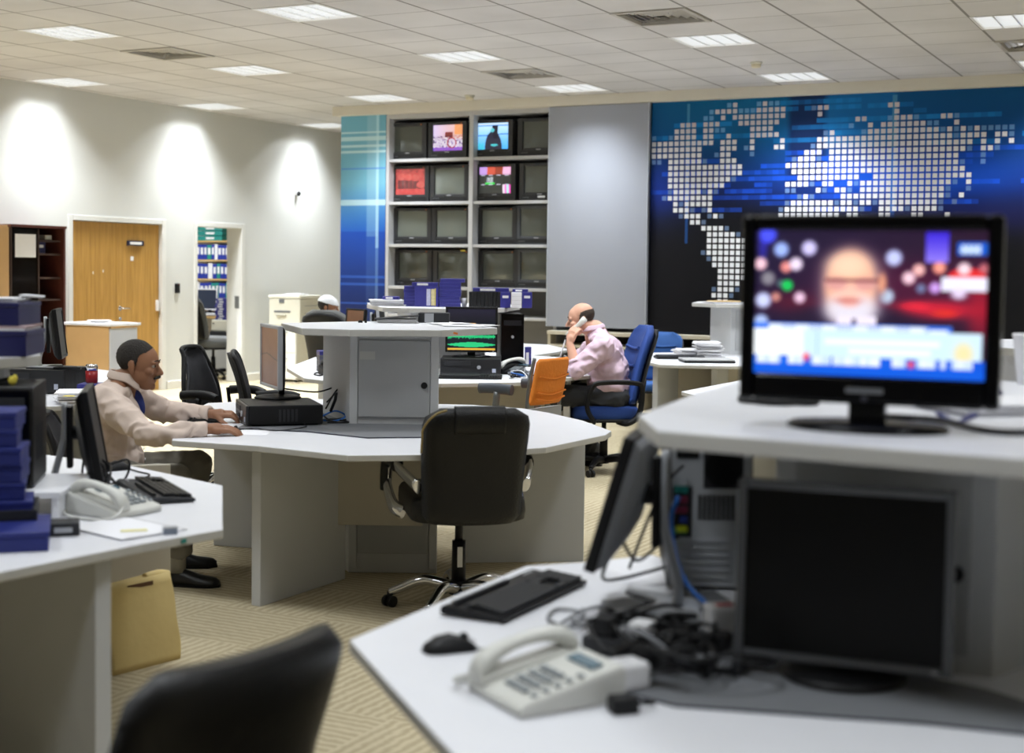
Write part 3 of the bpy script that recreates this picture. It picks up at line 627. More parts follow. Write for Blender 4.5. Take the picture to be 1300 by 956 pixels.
# ---- the man in the white cap, far off behind the grey chair
def fig3():
    o = (-1.72, 13.85)
    t = thing('person', 'seated person in a white cap and white robe, in the grey chair', 'person', S(*o), YAW)
    L = lambda s, tt, z: V((s-o[0], tt-o[1], z))
    yw = math.radians(-2); H = head_mat(L(-1.80, 13.86, 1.118), yw, math.radians(8))
    nb, chest, pel = L(-1.78, 13.86, .99), L(-1.77, 13.86, .85), L(-1.72, 13.86, .56)
    RS, LS = L(-1.76, 13.67, .92), L(-1.76, 14.05, .92); RE, LE = L(-1.62, 13.66, .74), L(-1.62, 14.06, .74); RW, LW = L(-1.40, 13.72, .70), L(-1.40, 14.0, .70)
    RH, LH = L(-1.70, 13.76, .54), L(-1.70, 13.96, .54); RK, LK = L(-1.27, 13.76, .56), L(-1.27, 13.96, .56); RA, LA = L(-1.27, 13.76, .09), L(-1.27, 13.96, .09)
    body = head_prims(H) + [('c', H @ V((-.03, 0, -.06)), nb, .056, .062), ('c', nb, chest, .07, .11), ('c', chest, pel, .11, .12), ('c', nb, RS, .05, .05), ('c', nb, LS, .05, .05), ('c', RS, RE, .045, .04), ('c', LS, LE, .045, .04), ('c', RE, RW, .036, .027), ('c', LE, LW, .036, .027), ('c', RH, RK, .07, .05), ('c', LH, LK, .07, .05), ('c', RK, RA, .048, .035), ('c', LK, LA, .048, .035)] + hand(RW, V((1, 0, -.1)), V((0, 0, 1)), V((0, 1, 0))) + hand(LW, V((1, 0, -.1)), V((0, 0, 1)), V((0, -1, 0)))
    blob('body', body, .006, SK1, t, 4); face_bits(t, H, HAIR1, SK1)
    hair_shell('hair', H, HAIR1, t, lambda x, y, z: x < .01 and z < .05 and z > -.05 and (abs(y) > .05 or x < -.05), 1.03)
    hair_shell('cap', H, ROBE, t, lambda x, y, z: z > .042-.12*x, 1.085, .003)
    blob('robe', [('e', L(-1.77, 13.86, .84), (.125, .185, .14)), ('e', L(-1.74, 13.86, .64), (.15, .18, .17)), ('e', L(-1.78, 13.86, .93), (.09, .15, .06)), ('c', RS, RE, .078, .066), ('c', LS, LE, .078, .066), ('c', RE, RE+(RW-RE)*.8, .066, .06), ('c', LE, LE+(LW-LE)*.8, .066, .06), ('c', RH, RK, .1, .09), ('c', LH, LK, .1, .09), ('c', RK, RA+V((0, 0, .02)), .09, .1), ('c', LK, LA+V((0, 0, .02)), .09, .1)], .009, ROBE, t, 4, .008, 9, 2)
    for A_ in (RA, LA): shoe('shoe', (A_.x-.07, A_.y, 0), (A_.x+.2, A_.y, 0), t)
fig3()
# ================= the room shell =================
XL, YB, YP, ZC = -11.6, 17.5, 14.4, 3.4427
XR, YF = 6.0, -3.6
GX0, GY0 = -4.88, 9.85
def wallmat(name, c):
    return mat(name, c, .75, bump=.05, bscale=90, var=.02, vscale=2)
WALLM = wallmat('wall_paint_white', (206, 207, 204))
# floor: carpet tiles with fine ribs, direction turned from tile to tile
def floor_material():
    m = bpy.data.materials.new('ribbed_carpet_tiles'); m.use_nodes = True; nt = m.node_tree; b = nt.nodes['Principled BSDF']
    L = nt.links.new; N = nt.nodes.new
    b.inputs['Roughness'].default_value = .8; b.inputs['Specular IOR Level'].default_value = .25
    tc = N('ShaderNodeTexCoord'); mp = N('ShaderNodeMapping'); mp.inputs['Rotation'].default_value = (0, 0, math.radians(0)); L(tc.outputs['Object'], mp.inputs[0])
    ck = N('ShaderNodeTexChecker'); ck.inputs['Scale'].default_value = 2.0; L(mp.outputs[0], ck.inputs['Vector'])
    def wave(d):
        w = N('ShaderNodeTexWave'); w.wave_type = 'BANDS'; w.bands_direction = d; w.inputs['Scale'].default_value = 7.5; w.inputs['Distortion'].default_value = 2.6
        w.inputs['Detail'].default_value = 3; w.inputs['Detail Scale'].default_value = 3; L(mp.outputs[0], w.inputs['Vector']); return w
    wx, wy = wave('X'), wave('Y')
    mx = N('ShaderNodeMix'); mx.data_type = 'FLOAT'; L(ck.outputs['Fac'], mx.inputs[0]); L(wx.outputs['Fac'], mx.inputs[2]); L(wy.outputs['Fac'], mx.inputs[3])
    n = N('ShaderNodeTexNoise'); n.inputs['Scale'].default_value = 1.7; n.inputs['Detail'].default_value = 5; L(tc.outputs['Object'], n.inputs['Vector'])
    ml = N('ShaderNodeMath'); ml.operation = 'MULTIPLY_ADD'; ml.inputs[1].default_value = .55; L(mx.outputs[0], ml.inputs[0])
    m2 = N('ShaderNodeMath'); m2.operation = 'MULTIPLY'; m2.inputs[1].default_value = .55; L(n.outputs['Fac'], m2.inputs[0]); L(m2.outputs[0], ml.inputs[2])
    cr = N('ShaderNodeValToRGB'); cr.color_ramp.elements[0].color = lin((152, 140, 112)); cr.color_ramp.elements[1].color = lin((186, 174, 146))
    cr.color_ramp.elements[0].position = .1; cr.color_ramp.elements[1].position = .85
    L(ml.outputs[0], cr.inputs[0]); L(cr.outputs[0], b.inputs['Base Color'])
    bp = N('ShaderNodeBump'); bp.inputs['Strength'].default_value = .15; L(mx.outputs[0], bp.inputs['Height']); L(bp.outputs[0], b.inputs['Normal'])
    return m
struct(MB().b2((XL-.3, YF-.2, -.12), (XR+.2, YB+.2, 0)).build('floor', floor_material()))
# walls
W1, W2 = (11.80, 13.33), (13.93, 14.86)           # the two door openings, along y
DH = 2.03
wl = MB()
for a, b_, z0, z1 in ((YF, W1[0], 0, ZC+.3), (W1[1], W2[0], 0, ZC+.3), (W2[1], YB, 0, ZC+.3), (W1[0], W1[1], DH, ZC+.3), (W2[0], W2[1], DH, ZC+.3)):
    wl.b2((XL-.22, a, z0), (XL, b_, z1))
struct(wl.build('wall_left', WALLM))
struct(MB().b2((XL-.14, YB, 0), (XR+.14, YB+.14, ZC+.3)).build('wall_back', WALLM))
struct(MB().b2((XR, YF, 0), (XR+.14, YB, ZC+.3)).build('wall_right', WALLM))
struct(MB().b2((XL-.14, YF-.14, 0), (XR+.14, YF, ZC+.3)).build('wall_front', WALLM))
bs = MB()
for a, b_ in ((YF, W1[0]-.06), (W1[1]+.06, W2[0]-.05), (W2[1]+.05, YB)): bs.b2((XL, a, 0), (XL+.018, b_, .1))
struct(bs.build('baseboard_left', mat('skirting_white', (216, 214, 206), .5), bevel=.004))
# ceiling of 0.6 m tiles; cells that hold a light or a vent are open
def gx(i): return GX0+.6*i
def gy(j): return GY0+.6*j
LIGHTS = [(i, j) for i in (-11, -7, -3, 1, 5) for j in (-2, 2, 6)] + [(-11, 10)]
VENTS = [(-7, 0), (1, 0), (-3, 4), (5, 4)]
FARLIGHTS = [(i, j) for i in (-11, -7, -3, 1, 5, 9, 13) for j in (-14, -10, -6)] + [(i, j) for i in (9, 13) for j in (-2, 2, 6)]
HOLES = set(LIGHTS) | set(VENTS) | set(FARLIGHTS)
def ceiling_material():
    m = bpy.data.materials.new('mineral_ceiling_tiles'); m.use_nodes = True; nt = m.node_tree; b = nt.nodes['Principled BSDF']; L = nt.links.new; N = nt.nodes.new
    tc = N('ShaderNodeTexCoord'); sp = N('ShaderNodeSeparateXYZ'); L(tc.outputs['Object'], sp.inputs[0])
    def mth(op, a, bb=None, c=None):
        q = N('ShaderNodeMath'); q.operation = op
        for k, x in enumerate((a, bb, c)):
            if x is None: continue
            if isinstance(x, (int, float)): q.inputs[k].default_value = x
            else: L(x, q.inputs[k])
        return q.outputs[0]
    def dist(ax, o):
        f = mth('FRACT', mth('MULTIPLY_ADD', sp.outputs[ax], 1/.6, -o/.6+1000))
        return mth('MINIMUM', f, mth('SUBTRACT', 1, f))
    lx = mth('LESS_THAN', dist('X', GX0), .018); ly = mth('LESS_THAN', dist('Y', GY0), .013)
    n = N('ShaderNodeTexNoise'); n.inputs['Scale'].default_value = 1.1; n.inputs['Detail'].default_value = 6; L(tc.outputs['Object'], n.inputs['Vector'])
    cr = N('ShaderNodeValToRGB'); cr.color_ramp.elements[0].color = lin((194, 192, 191)); cr.color_ramp.elements[1].color = lin((211, 209, 208)); cr.color_ramp.elements[0].position = .3; cr.color_ramp.elements[1].position = .7
    L(n.outputs['Fac'], cr.inputs[0])
    m1 = N('ShaderNodeMix'); m1.data_type = 'RGBA'; L(mth('MAXIMUM', mth('MULTIPLY', lx, .75), mth('MULTIPLY', ly, .5)), m1.inputs[0]); L(cr.outputs[0], m1.inputs[6]); m1.inputs[7].default_value = lin((96, 92, 86))
    L(m1.outputs[2], b.inputs['Base Color']); b.inputs['Roughness'].default_value = .9; b.inputs['Specular IOR Level'].default_value = .2
    return m
CEILM = ceiling_material()
PANELM = mat('light_diffuser', (240, 240, 240), .5, emit=(255, 255, 255), es=3.6)
cm = MB()
xs = [gx(i) for i in range(-12, 19)]; xs[0] = XL-.05
for ii, i in enumerate(range(-12, 18)):
    j = -23
    while j < 13:
        if (i, j) in HOLES: j += 1; continue
        k = j
        while k < 13 and (i, k) not in HOLES: k += 1
        x0, x1 = max(gx(i), XL-.05), gx(i+1)
        cm.quad([(x0, gy(j), ZC), (x0, gy(k), ZC), (x1, gy(k), ZC), (x1, gy(j), ZC)]); j = k
for (i, j) in FARLIGHTS:      # the light panels of the same grid, out over the rest of the room
    x0, x1, y0, y1 = gx(i), gx(i+1), gy(j), gy(j+1)
    cm.quad([(x0, y0, ZC+.02), (x0, y1, ZC+.02), (x1, y1, ZC+.02), (x1, y0, ZC+.02)], mi=1)
cm.b2((XL-.14, YF-.14, ZC+.16), (XR+.14, YB+.14, ZC+.3))
struct(cm.build('ceiling', [CEILM, PANELM]))

# ---------- louvred ceiling lights
LP = 33.0
def area(name, parent, loc, size, power, spread=130, col=(.91, .96, 1), sizey=None):
    l = bpy.data.lights.new(name, 'AREA'); l.energy = power; l.size = size; l.color = col; l.spread = math.radians(spread)
    if sizey: l.shape = 'RECTANGLE'; l.size_y = sizey
    o = bpy.data.objects.new(name, l); COL.objects.link(o); o.parent = parent; o.location = loc; return o
LOUV = mat('louvre_aluminium', (236, 238, 240), .35, metal=.2)
def make_light():
    t = thing('ceiling_light', 'x x x x', 'ceiling light')
    fr = MB()
    for sx in (-1, 1): fr.b2((sx*.3, -.3, -.004), (sx*.277, .3, .07)); fr.b2((-.277, sx*.3, -.004), (.277, sx*.277, .07))
    fr.build('frame', mat('light_frame_white', (226, 226, 224), .4), t)
    MB().b2((-.277, -.277, .06), (.277, .277, .068)).build('diffuser', PANELM, t)
    lv = MB()
    for k in range(1, 4): lv.b2((-.277+k*.1385-.006, -.277, .002), (-.277+k*.1385+.006, .277, .05))
    for k in range(1, 10): lv.b2((-.277, -.277+k*.0554-.002, .004), (.277, -.277+k*.0554+.002, .045))
    lv.build('louvre', LOUV, t)
    return t
proto = make_light(); ORD = ['first', 'second', 'third', 'fourth', 'fifth']
for n_, (i, j) in enumerate(LIGHTS):
    loc = (gx(i)+.3, gy(j)+.3, ZC)
    o = proto if n_ == 0 else dup(proto, loc)
    o.location = loc; o['group'] = 'louvred ceiling lights'
    col = [-11, -7, -3, 1, 5].index(i); row = {-2: 'in the row farthest from the map', 2: 'in the middle row', 6: 'in the row over the televisions', 10: ''}[j]
    o['label'] = f'louvred ceiling light {row}, {ORD[col]} from the white wall' if row else 'square louvred ceiling light in the corner beyond the blue panel'
    area('lamp', o, (0, 0, -.012), .5, LP, 108)
for (i, j) in FARLIGHTS:
    area('far_lamp', None, (gx(i)+.3, gy(j)+.3, ZC-.01), .5, LP, 108)
# wall washers: the louvred lights next to the white wall throw scallops on it
for y in (11.30, 13.45, 15.74, 9.0, 6.6):
    l = bpy.data.lights.new('wall_wash', 'SPOT'); l.energy = 49; l.spot_size = math.radians(118); l.spot_blend = .22; l.shadow_soft_size = .05; l.color = (.93, .97, 1); l.use_nodes = True
    _e = l.node_tree.nodes['Emission']; _q = l.node_tree.nodes.new('ShaderNodeLightFalloff'); _q.inputs['Strength'].default_value = 1.0; l.node_tree.links.new(_q.outputs['Constant'], _e.inputs['Strength'])   # the fitting throws most of its light straight down
    o = bpy.data.objects.new('wall_wash', l); COL.objects.link(o); o.location = (XL+.27, y, ZC-.02)
# ---------- air vents
VG = mat('vent_grey', (176, 172, 164), .5); VD = mat('vent_dark', (26, 24, 22), .8)
def make_vent():
    t = thing('ceiling_vent', 'x x x x', 'air vent')
    fr = MB()
    for sx in (-1, 1): fr.b2((sx*.3, -.3, -.012), (sx*.262, .3, .02)); fr.b2((-.262, sx*.3, -.012), (.262, sx*.262, .02))
    fr.build('frame', VG, t, bevel=.003)
    MB().b2((-.262, -.262, .1), (.262, .262, .11)).build('duct', VD, t)
    for k in range(4):
        a = .24-.055*k; sl = MB()
        for q in range(4):
            R = M.Rotation(q*PI/2, 4, 'Z')
            bm2 = MB().box((0, -a+.02, .012), (2*a, .036, .004), rx=math.radians(-38)); bm2.move(R)
            me = bpy.data.meshes.new('t'); bm2.bm.to_mesh(me); bm2.bm.free(); sl.bm.from_mesh(me); bpy.data.meshes.remove(me)
        sl.build('slat_ring', VG, t)
    return t
vp = make_vent()
vl = ['square air vent in the ceiling closest to the white wall', 'square air vent in the ceiling with grimy dark slats', 'square air vent in the ceiling before the television wall', 'square air vent in the ceiling at the picture edge, over the large television']
for n_, (i, j) in enumerate(VENTS):
    loc = (gx(i)+.3, gy(j)+.3, ZC); o = vp if n_ == 0 else dup(vp, loc); o.location = loc; o['group'] = 'ceiling air vents'; o['label'] = vl[n_]
# smoke detectors
for n_, (x, y, lab) in enumerate(((-4.03, 12.67, 'cream smoke detector on the ceiling over the map'), (-7.71, 13.9, 'cream smoke detector on the ceiling over the shelf of televisions'))):
    t = thing('smoke_detector', lab, 'smoke detector', (x, y, ZC), 0, 'smoke detectors')
    MB().lathe([(.001, 0), (.055, 0), (.055, -.018), (.001, -.018)]).build('base', CREAM, t)
    MB().lathe([(.044, -.016), (.044, -.04), (.036, -.05), (.001, -.052)]).build('sensor_head', mat('detector_cream', (214, 204, 176), .5), t)
# soffit above the television wall
struct(MB().b2((-9.82, YP-.1, 3.335), (XR, YP+.9, ZC)).build('trim_1', mat('soffit_paint', (212, 207, 194), .7), bevel=.004))
# partition that carries the prints
struct(MB().b2((-9.76, YP+.62, 0), (XR, YP+.75, ZC)).build('wall_partition', WALLM))
# ================= the television wall =================
def mixc(a, b, t):
    t = max(0, min(1, t)); return tuple(x+(y-x)*t for x, y in zip(a, b))
def gauss(x, y, cx, cy, sx, sy): return math.exp(-((x-cx)/sx)**2-((y-cy)/sy)**2)
PRINT = attr_mat('printed_panel', 0, .55, .2)
# tall blue print beside the shelf
def bluefn(x, y):
    c = mixc((22, 26, 62), (28, 72, 168), (y-.1)/.42) if y < .52 else mixc((36, 92, 182), (112, 172, 198), (y-.52)/.2)
    c = mixc(c, (40, 40, 60), .8*(1-y/.18)) if y < .18 else c
    if .58 < x < .84: c = mixc(c, (170, 205, 220), .35 if y > .5 else .1)
    if abs(x-.82) < .025: c = mixc(c, (190, 225, 235), .6 if y > .45 else .25)
    for yy, hw in ((.905, .008), (.875, .006), (.85, .004), (.93, .004), (.645, .007), (.632, .005)):
        if abs(y-yy) < hw: c = mixc(c, (205, 232, 236), .75)
    for yy in (.78, .3, .33, .22):
        if abs(y-yy) < .004: c = mixc(c, (60, 110, 210), .5)
    return c
t = thing('printed_panel', 'tall blue and teal printed panel with pale crossing lines', 'wall panel', (-9.44, YP, 0))
MB().b2((-.32, .004, 0), (.32, .05, 3.335)).build('board', mat('panel_board_edge', (40, 60, 110), .5), t)
picture('print', .64, 3.335, 64, 340, lambda x, y: bluefn(x, max(0, (y*3.335-.45)/2.885)), PRINT, t, (0, 0, 1.6675))
# shelf unit
SHM = mat('shelf_paint_grey', (182, 183, 186), .5, var=.04); SHB = mat('shelf_back_grey', (112, 111, 108), .6)
SX0, SXM, SX1, SD = -9.115, -7.96, -6.84, .6
SHELVES = [2.805, 2.30, 1.80, 1.303, .97, .45]
t = thing('shelf_unit', 'tall pale grey shelf unit holding sixteen boxy televisions', 'shelf unit', ((SX0+SX1)/2, YP, 0)); ox = (SX0+SX1)/2
for x, w in ((SX0+.02, .04), (SXM, .055), (SX1-.02, .04)): MB().b2((x-ox-w/2, 0, 0), (x-ox+w/2, SD, 3.333)).build('upright', SHM, t, bevel=.003)
for z in SHELVES:
    for a, b_ in ((SX0+.04, SXM-.0275), (SXM+.0275, SX1-.04)): MB().b2((a-ox, .01, z-.034), (b_-ox, SD-.02, z)).build('shelf', SHM, t, bevel=.003)
MB().b2((SX0-ox+.04, .005, 3.285), (SX1-ox-.04, SD, 3.333)).build('top_board', SHM, t, bevel=.003)
MB().b2((SX0-ox+.04, SD-.02, 0), (SX1-ox-.04, SD, 3.285)).build('back_board', SHB, t)
MB().b2((SX0-ox+.04, .25, .48), (SX1-ox-.04, .27, .935)).build('lower_panel', SHB, t)
SCR = attr_mat('crt_picture', 2.4, .15, .5)
def im_street(x, y):
    c = mixc((205, 190, 225), (225, 170, 150), x if y > .45 else .1)
    if y < .14: c = (150, 80, 170) if int(x*30) % 2 else (120, 90, 200)
    if .42 < x < .68 and .5 < y < .72: c = (120, 52, 46)
    if x > .72 and y > .62: c = (226, 150, 96)
    n = noise.noise(V((x*16, y*20, 3)))
    if .14 < y < .58 and n > .12: c = mixc(c, (44, 42, 66), .8)
    if .14 < y < .5 and n < -.22: c = (246, 236, 240)
    d = math.hypot((x-.64)*1.3, y-.3)
    if .16 < d < .21: c = (150, 40, 40)
    return c
def im_veil(x, y):
    c = mixc((70, 170, 240), (205, 235, 255), y)
    if abs(y-(.52+.06*x)) < .02 or abs(y-.9) < .02: c = (50, 110, 200)
    if (x-.52)**2/.075+(y-.05)**2/.42 < 1: c = (34, 34, 54)
    if .44 < x < .66 and .4 < y < .9 and abs(x-.57-(.9-y)*.12) < .1: c = (26, 24, 40)
    if math.hypot((x-.49)*1.2, y-.72) < .075: c = (90, 190, 200)
    if math.hypot((x-.55), (y-.16)*3) < .12: c = (70, 190, 200)
    if x < .22 and y < .24 and noise.noise(V((x*25, y*25, 1))) > 0: c = (60, 200, 190)
    return c
def im_red(x, y):
    c = (214, 92, 84)
    for cx, cy in ((.2, .7), (.44, .68), (.68, .66), (.86, .38)):
        if math.hypot((x-cx)*1.1, y-cy) < .13: c = (252, 112, 100)
        if abs(x-cx) < .13 and y < cy-.12 and y > .22: c = mixc((160, 70, 66), (110, 62, 60), (x*7) % 1)
    if y < .2: c = (252, 96, 90)
    if y > .86: c = (190, 84, 80)
    return mixc(c, (90, 40, 40), .25+.25*noise.noise(V((x*9, y*9, 7))))
def im_quad(x, y):
    c = (52, 54, 50)
    r, q = int(y*3), int(x*4)
    if y > .72: c = [(190, 150, 220), (206, 86, 66), (150, 62, 44), (232, 176, 212)][min(q, 3)]
    if .34 < y < .4 and .2 < x < .5: c = (50, 220, 80)
    if .4 < y < .62 and .24 < x < .44: c = mixc((70, 80, 90), (230, 235, 235), .5+noise.noise(V((x*30, y*30, 2))))
    if x > .74 and y < .32: c = [(240, 220, 235), (230, 120, 200), (170, 240, 230), (240, 90, 190)][int((x-.74)/.26*4) % 4]
    if (abs(y-.69) < .015 or abs(y-.33) < .015) and (x*4) % 1 > .2 and (x*4) % 1 < .7: c = (225, 225, 245)
    return c
def make_tv(light=False, curtain_reflection=False, image=None, w=.53, h=.44):
    """box television, front at y = 0, standing on z = 0"""
    body = mat('tv_shell_grey', (66, 69, 74), .45) if light else mat('tv_shell_black', (38, 39, 42), .45, var=.05)
    t = thing('crt_television', 'x x x x', 'television')
    m = MB(); sw, sh, zc = w*.76, h*.70, h*.565
    m.b2((-w/2, 0, 0), (-sw/2, .07, h)).b2((sw/2, 0, 0), (w/2, .07, h)).b2((-sw/2, 0, zc+sh/2), (sw/2, .07, h)).b2((-sw/2, 0, 0), (sw/2, .07, zc-sh/2))
    m.rings([[(-w/2, .07, 0), (w/2, .07, 0), (w/2, .07, h), (-w/2, .07, h)], [(-w/2+.02, .2, .01), (w/2-.02, .2, .01), (w/2-.02, .2, h-.015), (-w/2+.02, .2, h-.015)], [(-w/2+.12, .44, .05), (w/2-.12, .44, .05), (w/2-.12, .44, h-.1), (-w/2+.12, .44, h-.1)]], sm=False)
    m.build('cabinet', body, t, bevel=.008)
    if image: picture('screen', sw, sh, 64, 48, image, SCR, t, (0, .02, zc), bulge=.014)
    else: picture('screen', sw, sh, 16, 12, lambda x, y: (0, 0, 0), mat('crt_glass_painted_reflection', (106, 112, 106), .1, spec=.6, var=.12, vscale=3) if curtain_reflection else GLASSD, t, (0, .02, zc), bulge=.014)  # paler glass colour stands in for curtains reflected in the screen
    MB().b2((-w*.44, -.004, h*.045), (w*.44, .002, h*.15)).build('control_strip', mat('tv_strip', (26, 27, 29), .3), t, bevel=.003)
    MB().b2((-.028, -.006, h*.165), (.028, .001, h*.185)).build('badge', SILV, t)
    for k in range(4): MB().b2((-w*.4+k*.022, -.008, h*.08), (-w*.4+k*.022+.012, -.003, h*.1)).build('button', MIDG, t)
    MB().lathe([(.001, -.006), (.007, -.006), (.007, .002)], (w*.36, 0, h*.955), n=10, rot=M.Rotation(-PI/2, 3, 'X')).build('lamp', mat('tv_orange_dot', (200, 120, 60), .4), t)
    return t
rowz = [SHELVES[0], SHELVES[1], SHELVES[2], SHELVES[3]]
xs4 = [-8.80, -8.26, -7.66, -7.10]
RN = ['top', 'second', 'third', 'bottom']; CN = ['nearest the blue panel', 'second from the blue panel', 'third from the blue panel', 'beside the plain grey panel']
LIT = {(0, 1): (im_street, 'showing a bright street scene'), (0, 2): (im_veil, 'showing a dark veiled figure on blue'), (1, 0): (im_red, 'showing a red picture of seated people'), (1, 2): (im_quad, 'showing many small pictures')}
kinds = {}
for r in range(4):
    for c in range(4):
        img = LIT.get((r, c)); light = (r >= 2 and c == 3); cur = (r == 2 and c < 3) or (r == 1 and c == 1)
        key = f'{r}-{c}' if img else f'{light}{cur}'
        hh = .43 if not light else .45
        if key in kinds: o = dup(kinds[key], (0, 0, 0))
        else: o = make_tv(light, cur, img[0] if img else None, .53 if not light else .56, hh); kinds[key] = o
        o.location = (xs4[c]-(.08, .05, .03, .015)[r]*(1 if c < 3 else .5)+random.uniform(-.006, .006)-(.0 if not light else .06), YP+.10+.015*r, rowz[r]); o.rotation_euler = (0, 0, random.uniform(-.03, .05) if not light else 0)
        st_ = img[1] if img else ('with a grey shell and dark screen' if light else ('with a blank screen painted pale for a reflection' if cur else 'with a dark blank screen'))
        o['label'] = f'boxy television {st_}, {RN[r]} shelf, {CN[c]}'; o['group'] = 'televisions on the shelf unit'
def sticker(name, label, loc, w, h, m):
    return tag(MB().b2((-w/2, -.003, -h/2), (w/2, 0, h/2)).build(name, m, None, loc=loc), label, 'sticker')
sticker('paper_label', 'white strip stuck under a dark screen beside the grey panel', (-7.10, YP+.104, 2.345), .09, .022, WHTLAB)
sticker('paper_label', 'small yellow strip on top of a bottom shelf television', (-8.13, YP+.138, 1.303+.425), .06, .016, YEL)
# plain grey panel
GPM = mat('projection_grey', (150, 154, 164), .36, spec=.45, var=.03, vscale=1.2)
t = thing('grey_panel', 'plain grey wall panel between the shelf unit and the world map', 'wall panel', (-6.34, YP-.06, 0))
MB().b2((-.6, 0, .885), (.6, .05, 3.33)).build('board', GPM, t, bevel=.004)
for x in (-.6, .592): MB().b2((x, -.006, .885), (x+.008, 0, 3.33)).build('edge_strip', mat('panel_edge_pale', (190, 196, 204), .4, metal=.3), t)
# world map mural
MX0, MX1, MZ0, MZ1 = -5.735, -.3, .85, 3.333
PX = .0646
def atY(u, v, Y):
    d = ray(u, v); p = V((0, 0, EYE))+d*(Y/d.y); return p.x, p.z
runs5 = """342 50 342 50 2|365 49 365 49|460 46 530 43 2|483 45 483 45|270 78 270 78 2|295 76 365 74|385 74 435 72 2|460 71 555 66|250 103 270 102 2|318 100 318 100|365 98 550 90
158 130 205 128|250 126 295 124|390 121 440 119|460 118 530 114|135 153 185 152|205 150 205 150|250 149 270 148|295 147 318 147 2|435 145 508 141|112 178 112 178 2|135 177 185 176|230 174 270 173|340 170 340 170|435 168 435 168|460 166 525 163|25 179 25 179 2|25 203 90 201|110 200 270 196|318 195 362 193|435 190 435 190|548 187 548 187
25 227 90 225|110 224 225 220|318 217 362 216|430 214 430 214|410 215 410 215 2|525 212 548 211|25 251 90 249|110 248 225 245|290 243 290 243 2|318 241 340 240|430 238 430 238 2|25 273 65 272 2|90 271 225 269|245 268 245 268 2|318 265 362 264|88 296 385 288|88 320 385 312|88 343 340 337|362 337 362 337 2|88 366 315 361|88 389 88 389 2|110 388 225 386|245 386 245 386 2|268 385 268 385|290 385 290 385 2|85 413 85 413 2|108 412 268 410|108 436 130 436|152 436 152 436 2|175 435 225 435|243 434 266 434
108 459 175 458|197 458 197 458 2|243 457 243 457 2|265 457 265 457|130 482 130 482 2|152 482 175 481|265 480 265 480|152 504 152 504 2|175 504 220 503|265 503 265 503 2|288 503 288 503|308 503 308 503 2|197 527 220 527|240 527 240 527 2|240 551 308 551|332 551 332 551 2|262 575 355 575|377 575 377 575 2|262 598 420 598|262 622 440 622|240 645 240 645 2|262 646 440 646|262 670 262 670 2|285 670 440 670|285 693 420 693|305 717 400 717|305 740 400 740|305 764 377 764|282 788 282 788 2|305 788 350 788|372 788 372 788 2|282 811 328 811|350 811 350 811 2|305 834 328 834|300 858 300 858|300 882 300 882|300 906 300 906
645 233 645 233|597 258 597 258 2|620 257 640 256|570 283 570 283|597 282 640 281|597 306 640 305|620 331 640 331|570 356 620 355|570 380 592 380 2|615 404 615 404 2|640 403 640 403|568 429 568 429 2|592 428 640 428|568 453 640 453|545 477 545 477 2|568 477 640 477|545 500 640 500|560 524 640 524|580 548 640 548"""
runs6 = """521 115 560 113|85 132 121 131|50 134 50 134 2|85 170 85 170|558 150 558 150|335 195 371 193|518 187 518 187 2|556 186 631 184|668 183 668 183 2|822 178 860 177|898 176 898 176 2|298 232 298 232 2|408 228 408 228|482 225 706 218|745 217 785 216 2|898 212 898 212|372 266 372 266 2|408 264 780 250|820 250 820 250 2|858 249 858 249|898 247 898 247 2|935 246 935 246|973 245 973 245 2|1012 244 1012 244|1050 243 1210 238 2|118 275 118 275 2|152 272 152 272
83 311 860 287|898 286 898 286 2|935 286 1050 282|1130 279 1172 278|1210 277 1210 277 2|45 350 45 350 2|83 346 973 322|1050 320 1050 320|1130 318 1130 318|1210 315 1210 315|8 387 83 384|152 381 930 360|973 359 973 359 2|1050 357 1090 355|1130 354 1130 354 2|42 420 42 420|80 419 80 419 2|152 416 892 400|1050 395 1050 395 2|8 458 892 437|930 436 930 436 2|1050 432 1050 432 2|8 492 930 472|8 525 330 520|438 518 965 508|8 560 8 560|40 560 40 560 2|110 560 148 558|255 557 255 557|328 556 328 556 2|365 556 850 547|888 547 888 547 2|965 546 965 546
75 598 75 598|110 598 110 598 2|182 597 255 595|290 595 290 595 2|365 593 812 586|850 585 850 585 2|965 582 965 582 2|5 634 5 634|38 634 38 634 2|217 632 660 626|700 625 810 624|848 624 848 624 2|925 622 925 622|8 671 145 668|182 668 182 668 2|217 667 290 666|325 665 325 665 2|362 664 480 663|508 663 508 663 2|545 662 770 660|808 660 808 660 2|887 659 887 659 2|8 706 180 704|215 704 215 704 2|250 703 290 703|360 702 360 702 2|398 700 398 700|433 700 433 700 2|470 699 770 697|808 696 808 696 2|8 742 178 740|250 740 322 739|358 739 358 739 2|470 738 582 738|620 737 620 737 2|655 737 770 735|808 735 808 735 2|8 774 178 772|285 772 322 772|470 771 505 771|655 771 690 770|845 769 845 769"""
dots = {}
def addruns(txt, ox_, oy_, sc):
    for q in txt.replace('\n', '|').split('|'):
        a = [float(k) for k in q.split()]
        x0, z0 = atY(ox_+a[0]/sc, oy_+a[1]/sc, YP-.004); x1, z1 = atY(ox_+a[2]/sc, oy_+a[3]/sc, YP-.004)
        i0, i1 = round((x0-MX0)/PX-.5), round((x1-MX0)/PX-.5); j = round(((z0+z1)/2-MZ0)/PX-.5)
        for i in range(i0, i1+1): dots[(i, j)] = 2 if len(a) > 4 else 1
addruns(runs5, 820, 120, 3.1875); addruns(runs6, 1020, 110, 4.643)
